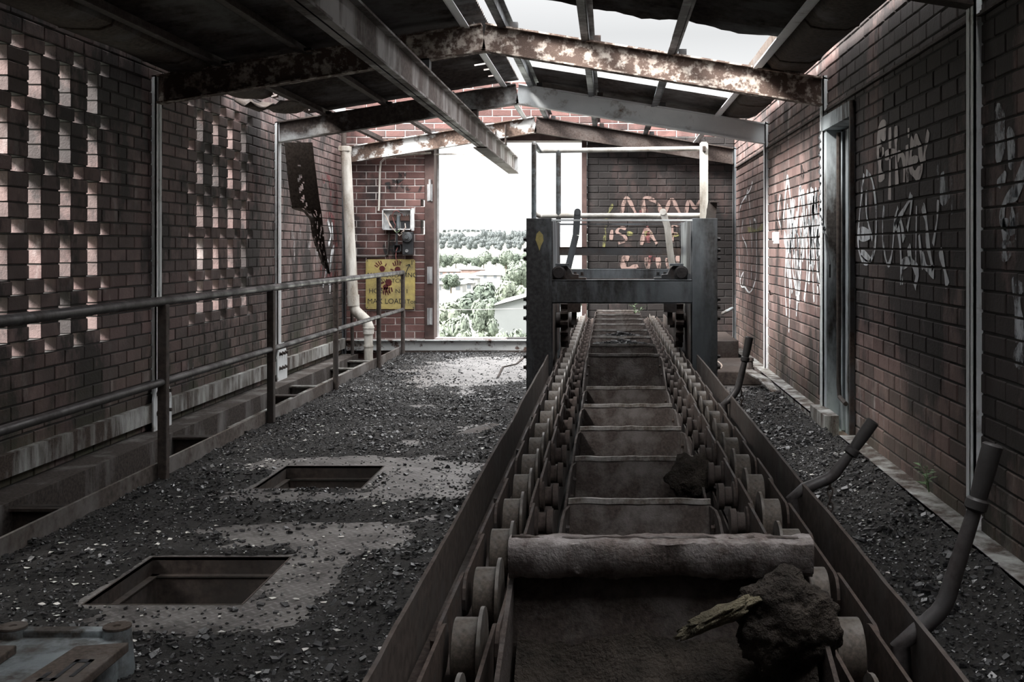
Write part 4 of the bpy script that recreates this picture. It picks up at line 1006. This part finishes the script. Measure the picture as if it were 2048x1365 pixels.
strokes(WR, 'spray_cream', [(g((1772, 262), (1758, 264), (1759, 310), (1760, 345)), .10), (g((1758, 306), (1768, 302)), .05), (g((1757, 355), (1769, 352)), .05),
    (g((1780, 255), (1780, 320), (1779, 400)), .055), (g((1770, 312), (1790, 304)), .05), (g((1792, 252), (1792, 300), (1794, 372)), .06), (g((1793, 318), (1801, 308), (1808, 325), (1808, 365)), .05), (g((1814, 290), (1815, 368)), .05),
    (g((1817, 256), (1817, 276)), .03), (g((1826, 278), (1822, 300), (1822, 335), (1832, 350), (1843, 335), (1840, 300), (1834, 280), (1828, 290)), .06), (g((1857, 262), (1850, 300), (1848, 325)), .045), (g((1824, 322), (1836, 318)), .04)], rp)
strokes(WR, 'spray_white', [(g((1728, 348), (1720, 420), (1716, 480), (1722, 515), (1738, 525), (1750, 490), (1752, 420), (1744, 360), (1732, 345)), .035), (g((1718, 468), (1740, 470)), .075), (g((1733, 380), (1733, 430), (1745, 480)), .03), (g((1722, 505), (1742, 522)), .05),
    (g((1768, 412), (1765, 460), (1768, 500), (1776, 530), (1784, 505), (1790, 440), (1796, 415)), .03), (g((1822, 388), (1816, 405), (1797, 438), (1788, 450)), .035), (g((1824, 390), (1820, 430), (1814, 460)), .03), (g((1795, 445), (1801, 500), (1803, 570)), .045),
    (g((1790, 455), (1800, 440), (1808, 480)), .05), (g((1833, 412), (1832, 480), (1831, 530)), .02), (g((1845, 412), (1852, 440), (1856, 490), (1866, 540)), .05), (g((1876, 400), (1874, 440), (1866, 490)), .03), (g((1817, 492), (1822, 520), (1834, 545), (1829, 575)), .06), (g((1843, 510), (1852, 535), (1868, 545)), .055), (g((1880, 500), (1888, 535), (1895, 572)), .05), (g((1803, 530), (1822, 520)), .05), (g((1838, 470), (1845, 540)), .03)], rp)
strokes(WR, 'spray_faint', [(g((1880, 378), (1900, 376)), .13), (g((1875, 330), (1876, 360)), .02), (g((1902, 335), (1904, 430)), .02), (g((1990, 270), (2010, 262)), .2), (g((2002, 350), (2005, 372)), .09), (g((2035, 345), (2045, 375)), .16), (g((2036, 385), (2012, 400), (2004, 440), (2020, 460), (2040, 430)), .05), (g((2004, 470), (2020, 450), (2030, 430)), .09), (g((2003, 505), (2025, 495), (2040, 480)), .07), (g((2036, 560), (2034, 600), (2042, 680)), .10), (g((2035, 690), (2045, 730)), .12), (g((2015, 300), (2030, 290)), .14)], rp)
wz = []
rr = random.Random(4)
for k in range(58):  # white smears, thickened with extra streaks to brighten this sunlit bay
    x = rr.uniform(1572, 1641); y0 = rr.uniform(385, 520) if x < 1600 else rr.uniform(370, 480); l = rr.uniform(60, 150); wz.append((g((x, y0), (x+rr.uniform(-3, 3), y0+l*.5), (x+rr.uniform(-4, 4), y0+l)), rr.uniform(.022, .07)))
wz += [(g((1575, 352), (1570, 400), (1567, 440)), .06), (g((1575, 352), (1581, 400), (1583, 450)), .05), (g((1600, 372), (1596, 430), (1592, 470)), .06), (g((1600, 372), (1606, 420), (1612, 470)), .06), (g((1568, 470), (1578, 500), (1586, 470)), .09), (g((1560, 390), (1556, 430), (1562, 455)), .03), (g((1622, 375), (1624, 430)), .05), (g((1632, 375), (1630, 440)), .05)]
strokes(WR, 'spray_white', wz, rp)
strokes(WR, 'spray_black', [(g((1552, 388), (1552, 430), (1553, 470)), .16), (g((1563, 388), (1562, 470)), .12), (g((1605, 335), (1603, 355)), .14)], rp)
strokes(WR, 'spray_white', [(g((1505, 363), (1500, 380), (1490, 395), (1482, 410), (1478, 440), (1480, 560), (1490, 575), (1499, 585), (1508, 570), (1513, 540), (1512, 450), (1508, 440)), .024), (g((1486, 440), (1484, 470), (1494, 500), (1495, 570)), .022), (g((1500, 440), (1504, 500), (1502, 560)), .02), (g((1492, 400), (1496, 380), (1500, 420)), .02), (g((1480, 560), (1487, 545), (1485, 570)), .02)], rp)
strokes(WR, 'spray_yellow', [(g((1495, 458), (1512, 462), (1526, 452)), .05)], rp)
strokes(WD, 'spray_pink', [(g((1243, 427), (1252, 395), (1262, 408), (1273, 430)), .042), (g((1288, 428), (1288, 397), (1305, 400), (1318, 412), (1322, 428)), .045), (g((1329, 428), (1343, 398), (1352, 412), (1360, 428)), .04), (g((1372, 428), (1378, 400), (1390, 416), (1402, 400), (1408, 428)), .042),
    (g((1222, 480), (1224, 460)), .04), (g((1252, 458), (1240, 456), (1234, 465), (1248, 472), (1252, 482), (1236, 486)), .035), (g((1282, 490), (1292, 458), (1302, 470), (1314, 488)), .045), (g((1344, 485), (1345, 452), (1358, 452)), .04), (g((1345, 468), (1356, 468)), .035), (g((1258, 518), (1246, 516), (1248, 535), (1262, 537), (1276, 532)), .06), (g((1294, 515), (1296, 538)), .06), (g((1316, 515), (1318, 538)), .055), (g((1336, 516), (1338, 538)), .06), (g((1356, 512), (1356, 526)), .05)], fp)
strokes(WD, 'spray_red', [(g((1292, 428), (1290, 414)), .05), (g((1290, 455), (1296, 465), (1294, 485)), .07), (g((1296, 516), (1310, 520)), .12), (g((1272, 428), (1285, 424)), .06)], fp)
strokes(WD, 'spray_yellow', [(g((1226, 408), (1218, 425), (1212, 440), (1210, 470), (1207, 500)), .03), (g((1254, 467), (1266, 468)), .045), (g((1288, 467), (1304, 468)), .05), (g((1344, 470), (1358, 470)), .04)], fp)
strokes(WF, 'spray_black', [(g((770, 372), (790, 368), (805, 352)), .07), (g((790, 360), (784, 388)), .08), (g((802, 368), (820, 380)), .06), (g((797, 345), (812, 350)), .05), (g((838, 378), (842, 380)), .08), (g((780, 480), (785, 520)), .16), (g((800, 600), (802, 610)), .1)], fp)
strokes(WL, 'spray_red', [(g((645, 360), (655, 352), (662, 372), (660, 400)), .10), (g((668, 370), (674, 400), (668, 420)), .12), (g((648, 440), (660, 428), (668, 450), (668, 500)), .09), (g((668, 460), (674, 500), (672, 560)), .12), (g((640, 545), (660, 552), (676, 560)), .15)], lp)
strokes(WL, 'spray_white', [(g((668, 490), (660, 540), (658, 570)), .05), (g((664, 500), (660, 540)), .06), (g((656, 520), (646, 575)), .05), (g((660, 560), (660, 588)), .05), (g((655, 440), (662, 470), (657, 490)), .05), (g((664, 445), (666, 480)), .045)], lp)
strokes(WL, 'spray_bloom', [(g((598, 450), (600, 520)), .12), (g((618, 440), (618, 500)), .12), (g((585, 460), (588, 530)), .10), (g((635, 490), (634, 540)), .12), (g((380, 720), (384, 760)), .1)], lp)

# ------------------------------------------------------------------ the valley outside
def hgt(Y):
    Y = max(Y, 0)
    k = [(0, -12.7), (420, -12.7), (600, -11.6), (900, -6.4), (1500, 2.6), (2200, 17), (3200, 46), (4200, 44)]
    for (a, p), (c, q) in zip(k[:-1], k[1:]):
        if a <= Y <= c: return p+(q-p)*(Y-a)/(c-a)
    return k[-1][1]
def field():
    m = N('pale_dry_grass'); col = m.mix(m.ramp(m.noise(.012, 6, .6), .4, .62), (.23, .235, .215), (.185, .20, .165))
    col = m.mix(m.ramp(m.noise(.06, 4), .55, .75), col, (.18, .20, .16)); return m.done(col, .95)
b = MB(); Ys = [-60, 30, 80, 140, 220, 320, 420, 520, 600, 750, 900, 1050, 1200, 1350, 1500, 1750, 2000, 2200, 2600, 3000, 3200, 3600, 4200]; Xs = [-4000, -2500, -1600, -1000, -700, -500, -350, -250, -170, -100, -50, 0, 60, 150, 300, 800, 2500]
for Y in Ys:
    for X in Xs: b.v.append((X, Y, hgt(Y)+(noise.noise((X*.002, Y*.002, 0))*.006*max(0, Y-500))))
for j in range(len(Ys)-1):
    for i in range(len(Xs)-1): k = j*len(Xs)+i; b.f.append((k, k+1, k+len(Xs)+1, k+len(Xs))); b.mi.append(0)
o = struct(b.build('ground_outside', field(), smooth=True, recalc=False, center=False), 'pale fields and hills of the valley')
def tree_mat(name, c, c2): 
    m = N(name); isl = m.n('ShaderNodeNewGeometry').outputs['Random Per Island']
    o = m.done(m.mix(m.math('MULTIPLY', m.math('ADD', isl, m.ramp(m.noise(.35, 4), .3, .7)), .5), c, c2), .7)
    return o
TM = [tree_mat('grey_green_foliage', (.068, .084, .065), (.149, .171, .136)), tree_mat('dark_green_foliage', (.037, .050, .038), (.093, .112, .087)), tree_mat('light_green_foliage', (.099, .118, .087), (.186, .208, .161)), tree_mat('hazed_blue_foliage', (.062, .073, .073), (.118, .130, .130))]  # last one has distance haze tinted into its colour
def crown(kind, mat, seed, leaves=1500):
    rr = random.Random(seed); b = MB(); bl = []
    if kind == 'round': bl = [(rr.uniform(-.30, .30), rr.uniform(-.30, .30), rr.uniform(.35, .78), rr.uniform(.17, .27)) for _ in range(11)]
    elif kind == 'tall': bl = [(rr.uniform(-.16, .16)*(1-h*.5), rr.uniform(-.16, .16), .2+.75*h, .20*(1.05-h*.7)) for h in [k/11 for k in range(12)]]
    elif kind == 'flat': bl = [(rr.uniform(-.5, .5), rr.uniform(-.3, .3), rr.uniform(.2, .6), rr.uniform(.2, .3)) for _ in range(12)]
    for x, y, z, r in bl:                              # leafy core
        q = MB(); q.lathe([(-r*.8, r*.1), (-r*.5, r*.62), (0, r*.8), (r*.5, r*.6), (r*.8, r*.1)], (0, 0, 0), 'z', 8); b.add([(x+v[0], y+v[1], z+v[2]) for v in q.v], q.f)
    for k in range(leaves):
        x, y, z, r = bl[k % len(bl)]; d = Vector((rr.gauss(0, 1), rr.gauss(0, 1), rr.gauss(0.15, 1))).normalized()
        p = Vector((x, y, z))+d*r*rr.uniform(.72, 1.08); u = d.orthogonal().normalized(); w = d.cross(u); a = rr.uniform(0, 6.28); s = r*rr.uniform(.10, .2)
        u, w = (u*math.cos(a)+w*math.sin(a))*s, (w*math.cos(a)-u*math.sin(a))*s*.7; tl = d*s*rr.uniform(-.5, .5)
        b.add([p-u-w, p+u-w+tl, p+u+w, p-u+w-tl], [(0, 1, 2, 3)])
    t = thing('tree', 'tree', 'tree', (0, 0, 0)); b.build('crown', mat, t, recalc=False)
    MB().tube([(0, 0, -.02), (.01, 0, .25), (.0, .01, .5)], [.035, .028, .015], 6).build('trunk', MAT['twig'], t)
    return t
PROTO = {}
def tree(kind, mi, px, ytop, Y, wpx, label, group=None, seed=None):
    key = (kind, mi, seed or 0)
    if key not in PROTO: o = crown(kind, TM[mi], hash((mi, len(kind), seed or 0)) % 999); PROTO[key] = o
    else: o = copy_tree(PROTO[key])
    X = (px-VX)*Y/F; z = hgt(Y)-.3; h = CH+(VY-ytop)*Y/F-z; w = wpx*Y/F
    o.location = (X, Y, z); o.scale = (w, w, h); o.rotation_euler = (0, 0, (px*37 % 63)/10); o['label'] = label; o['category'] = 'tree'; o['empty_display_size'] = 1 if False else 0
    del o['empty_display_size']
    if group: o['group'] = group
    return o
tree('tall', 0, 1017, 513, 300, 58, 'tall grey-green cypress-like tree among the houses')
tree('round', 0, 1044, 522, 285, 62, 'broad pale tree between the tall tree and the gantry leg')
tree('round', 1, 902, 545, 335, 40, 'round bushy tree standing alone among the white houses')
tree('round', 2, 1022, 553, 205, 74, 'light green domed tree behind the grey shed')
tree('round', 1, 980, 557, 215, 70, 'dense green tree just beside the grey shed roof', seed=2)
tree('round', 1, 952, 580, 190, 96, 'large dark tree before the grey shed', seed=3)
tree('round', 0, 966, 596, 158, 56, 'shaggy tree at the corner of the grey shed', seed=3)
tree('round', 2, 888, 604, 135, 92, 'big light tree at the bottom of the opening, next to the timber jamb', seed=2)
tree('round', 0, 925, 618, 128, 62, 'grey-green tree beside the big light one at the bottom of the opening', seed=2)
for px, yt, w in ((905, 640, 60), (945, 645, 64), (985, 638, 66), (1018, 640, 60), (1048, 637, 56), (1075, 640, 50), (870, 636, 50)): tree('flat', 2 if px % 2 else 0, px, yt, {905: 112, 945: 119, 985: 112, 1018: 119, 1048: 112, 1075: 119, 870: 119}[px], w, 'leafy bush in the row along the bottom edge of the opening', 'bushes below the sill')
for px, yt, w, s in ((874, 505, 26, 0), (892, 507, 30, 1), (912, 508, 34, 0), (933, 514, 30, 1), (950, 512, 20, 1), (968, 503, 36, 0), (992, 512, 30, 1), (1012, 500, 40, 0), (1032, 505, 30, 1), (1050, 506, 26, 0), (1068, 505, 30, 1)):
    tree('round', (0, 1)[s], px, yt, 560+35*(int(px)//18%4), w*1.0, 'mid-distance tree in the row beyond the brown-roofed house', 'trees beyond the brown-roofed house')
rr = random.Random(11)
for k in range(26):                                    # the same woodland carries on to either side of the opening
    px = 1085+k*14 if k < 13 else 690+(k-13)*13
    tree('round', k % 3, px, rr.uniform(560, 600), (220 if k < 13 else 185)+30*(k % 4), rr.uniform(46, 60), 'leafy tree of the woodland beside the shed and houses', 'woodland trees to either side')
for k in range(30): tree('round', 3, 868+k*7.2+rr.uniform(-2, 2), rr.uniform(463, 473)-(4 if k > 12 else 0), 1400+45*(k*4%9), rr.uniform(14, 22), 'distant bluish tree in the belt across the hillside', 'trees of the distant belt')
for k in range(14): tree('round', 3, 872+k*13+rr.uniform(-3, 3), rr.uniform(476, 484), 1100+40*(k*2%5), rr.uniform(13, 20), 'bluish tree at the lower edge of the distant belt', 'trees below the distant belt')
for k in range(16): tree('round', 3, 890+k*6+rr.uniform(-2, 2), 459+rr.uniform(-1, 1), 3000+40*(k*2%5), rr.uniform(5, 9), 'tiny tree on the far hill crest', 'trees on the far crest')
wallw = simple('white_house_wall', (.22, .215, .21), .9, scale=.5, var=.08); roofp = simple('pale_metal_roof', (.21, .207, .203), .6, scale=.4, var=.08); roofb = simple('brown_tile_roof', (.14, .11, .10), .8, scale=.6); brk = simple('house_brick', (.20, .135, .12), .9, scale=.6); win = simple('dark_window', (.10, .11, .12), .2)
shedw = simple('grey_shed_cladding', (.115, .122, .122), .6, scale=.3, var=.06)
def house(px0, px1, Y, hw, hr, depth, lab, mw, mr, nwin=3):
    X0, X1 = (px0-VX)*Y/F, (px1-VX)*Y/F; z = hgt(Y)-.2; t = thing('house', lab, 'house', ((X0+X1)/2, Y, z))
    MB().box(X0, X1, Y, Y+depth, z, z+hw+.2).build('wall', mw, t)
    e = .5; zz = z+hw; b = MB(); k = min((X1-X0)/2, depth/2)*.9
    b.add([(X0-e, Y-e, zz), (X1+e, Y-e, zz), (X1+e, Y+depth+e, zz), (X0-e, Y+depth+e, zz), (X0+k, Y+depth/2, zz+hr), (X1-k, Y+depth/2, zz+hr)], [(0, 1, 5, 4), (1, 2, 5), (2, 3, 4, 5), (3, 0, 4), (3, 2, 1, 0)]); b.build('roof', mr, t)
    for i in range(nwin):
        x = X0+(X1-X0)*(i+.5)/nwin-.6; MB().box(x, x+1.3, Y-.05, Y+.05, z+1.0, z+2.2).build('window', win, t)
house(868, 925, 340, 2.8, 1.5, 9, 'white house with pale roof below the round bushy tree', wallw, roofp)
house(915, 945, 352, 2.8, 1.3, 8, 'second white house, half hidden by the dense trees', wallw, roofp, 2)
house(862, 916, 505, 2.6, 1.6, 9, 'brown-walled house with pale roof at the timber jamb', brk, roofp, 4)
house(916, 966, 520, 3.0, 1.6, 9, 'long brick house with pale roof beyond the white houses', brk, roofp, 0)
house(868, 955, 420, 2.4, 1.8, 9, 'pale-roofed house between the brick house and the white house', wallw, roofp, 4)
house(940, 1000, 460, 2.4, 1.6, 9, 'pale roof further along, beyond the round bushy tree', wallw, roofp, 3)
Y = 172; X0, X1 = (986-VX)*Y/F, -6.; z = hgt(Y); zt = CH+(VY-606)*Y/F; zr = CH+(VY-578)*(Y+8)/F
t = thing('shed', 'grey metal shed with pale gabled roof beside the gantry leg', 'shed', ((X0+X1)/2, Y, z))
xm = (X0+X1)/2
b = MB(); b.prism([(X0, Y, z), (X1, Y, z), (X1, Y, zt-.5), (xm, Y, zt+1.0), (X0, Y, zt-.5)], (0, 26, 0)); b.build('wall', shedw, t)
b = MB(); b.bar((X0-.4, Y-.5, zt-.45), (xm, Y-.5, zt+1.2), 0.1, .1)
b.v = []; b.f = []; b.mi = []
for xa in (X0-.5, X1+.5): b.add([(xa, Y-.5, zt-.55), (xm, Y-.5, zt+1.15), (xm, Y+27, zt+1.15), (xa, Y+27, zt-.55)], [(0, 1, 2, 3)])
b.build('roof', roofp, t, recalc=False)
b = MB(); b.tube([(-30, 110, -5.0), (-14, 112, -5.05), (0, 116, -5.0)], .035, 5); tag(b.build('power_line', roofp), 'pale overhead wire crossing before the grey shed', 'wire')
for px, Y in ((985, 700), (1030, 640)):
    X = (px-VX)*Y/F; z = hgt(Y); b = MB(); b.tube([(X, Y, z), (X, Y, z+11)], .15, 6); b.box(X-1.2, X+1.2, Y-.06, Y+.06, z+10, z+10.2); tag(b.build('power_pole', MAT['twig']), 'thin power pole among the mid-distance trees', 'pole', 'power poles')

# ------------------------------------------------------------------ sky, camera
w = bpy.data.worlds.new('overcast'); S.world = w; w.use_nodes = True; nt = w.node_tree; nt.nodes.clear()
tc = nt.nodes.new('ShaderNodeTexCoord'); sx = nt.nodes.new('ShaderNodeSeparateXYZ'); nt.links.new(tc.outputs['Generated'], sx.inputs[0])
rp_ = nt.nodes.new('ShaderNodeValToRGB'); nt.links.new(sx.outputs[2], rp_.inputs[0]); el = rp_.color_ramp.elements
SKY = [(0, (.20, .21, .20)), (.005, (.62, .625, .625)), (.08, (.58, .585, .585)), (.19, (.36, .365, .37)), (.40, (.80, .80, .81)), (1, (1., 1., 1.))]
el[0].position, el[0].color = 0, (*SKY[0][1], 1); el[1].position, el[1].color = 1, (*SKY[-1][1], 1)
for p, c in SKY[1:-1]: e = el.new(p); e.color = (*c, 1)
mr = nt.nodes.new('ShaderNodeMapRange'); nt.links.new(sx.outputs[2], mr.inputs[0]); mr.inputs[1].default_value = .22; mr.inputs[2].default_value = .8; mr.inputs[3].default_value = 1.; mr.inputs[4].default_value = 5.
bg = nt.nodes.new('ShaderNodeBackground'); nt.links.new(rp_.outputs[0], bg.inputs[0]); nt.links.new(mr.outputs[0], bg.inputs[1])
wo = nt.nodes.new('ShaderNodeOutputWorld'); nt.links.new(bg.outputs[0], wo.inputs[0])

cam = bpy.data.cameras.new('camera'); co = bpy.data.objects.new('camera', cam); COL.objects.link(co); S.camera = co
co.location = (0, 0, CH); co.rotation_euler = (R(90), 0, 0); cam.sensor_width = 36; cam.lens = 36*F/2048
cam.shift_x = -(VX-1024)/2048; cam.shift_y = -(682.5-VY)/2048; cam.clip_start = .05; cam.clip_end = 12000
S.view_settings.view_transform = 'Standard'; S.view_settings.look = 'None'; S.view_settings.gamma = 1; S.view_settings.use_curve_mapping = False
S.view_settings.exposure = 1.12
sun = bpy.data.lights.new('sun', 'SUN'); so = bpy.data.objects.new('sun', sun); COL.objects.link(so); so.location = (-20, -15, 30)
sun.energy = 10.0; sun.angle = R(22); sun.color = (1, .97, .93)
so.rotation_euler = Vector((1.36, .85, -1.45)).to_track_quat('-Z', 'Y').to_euler()
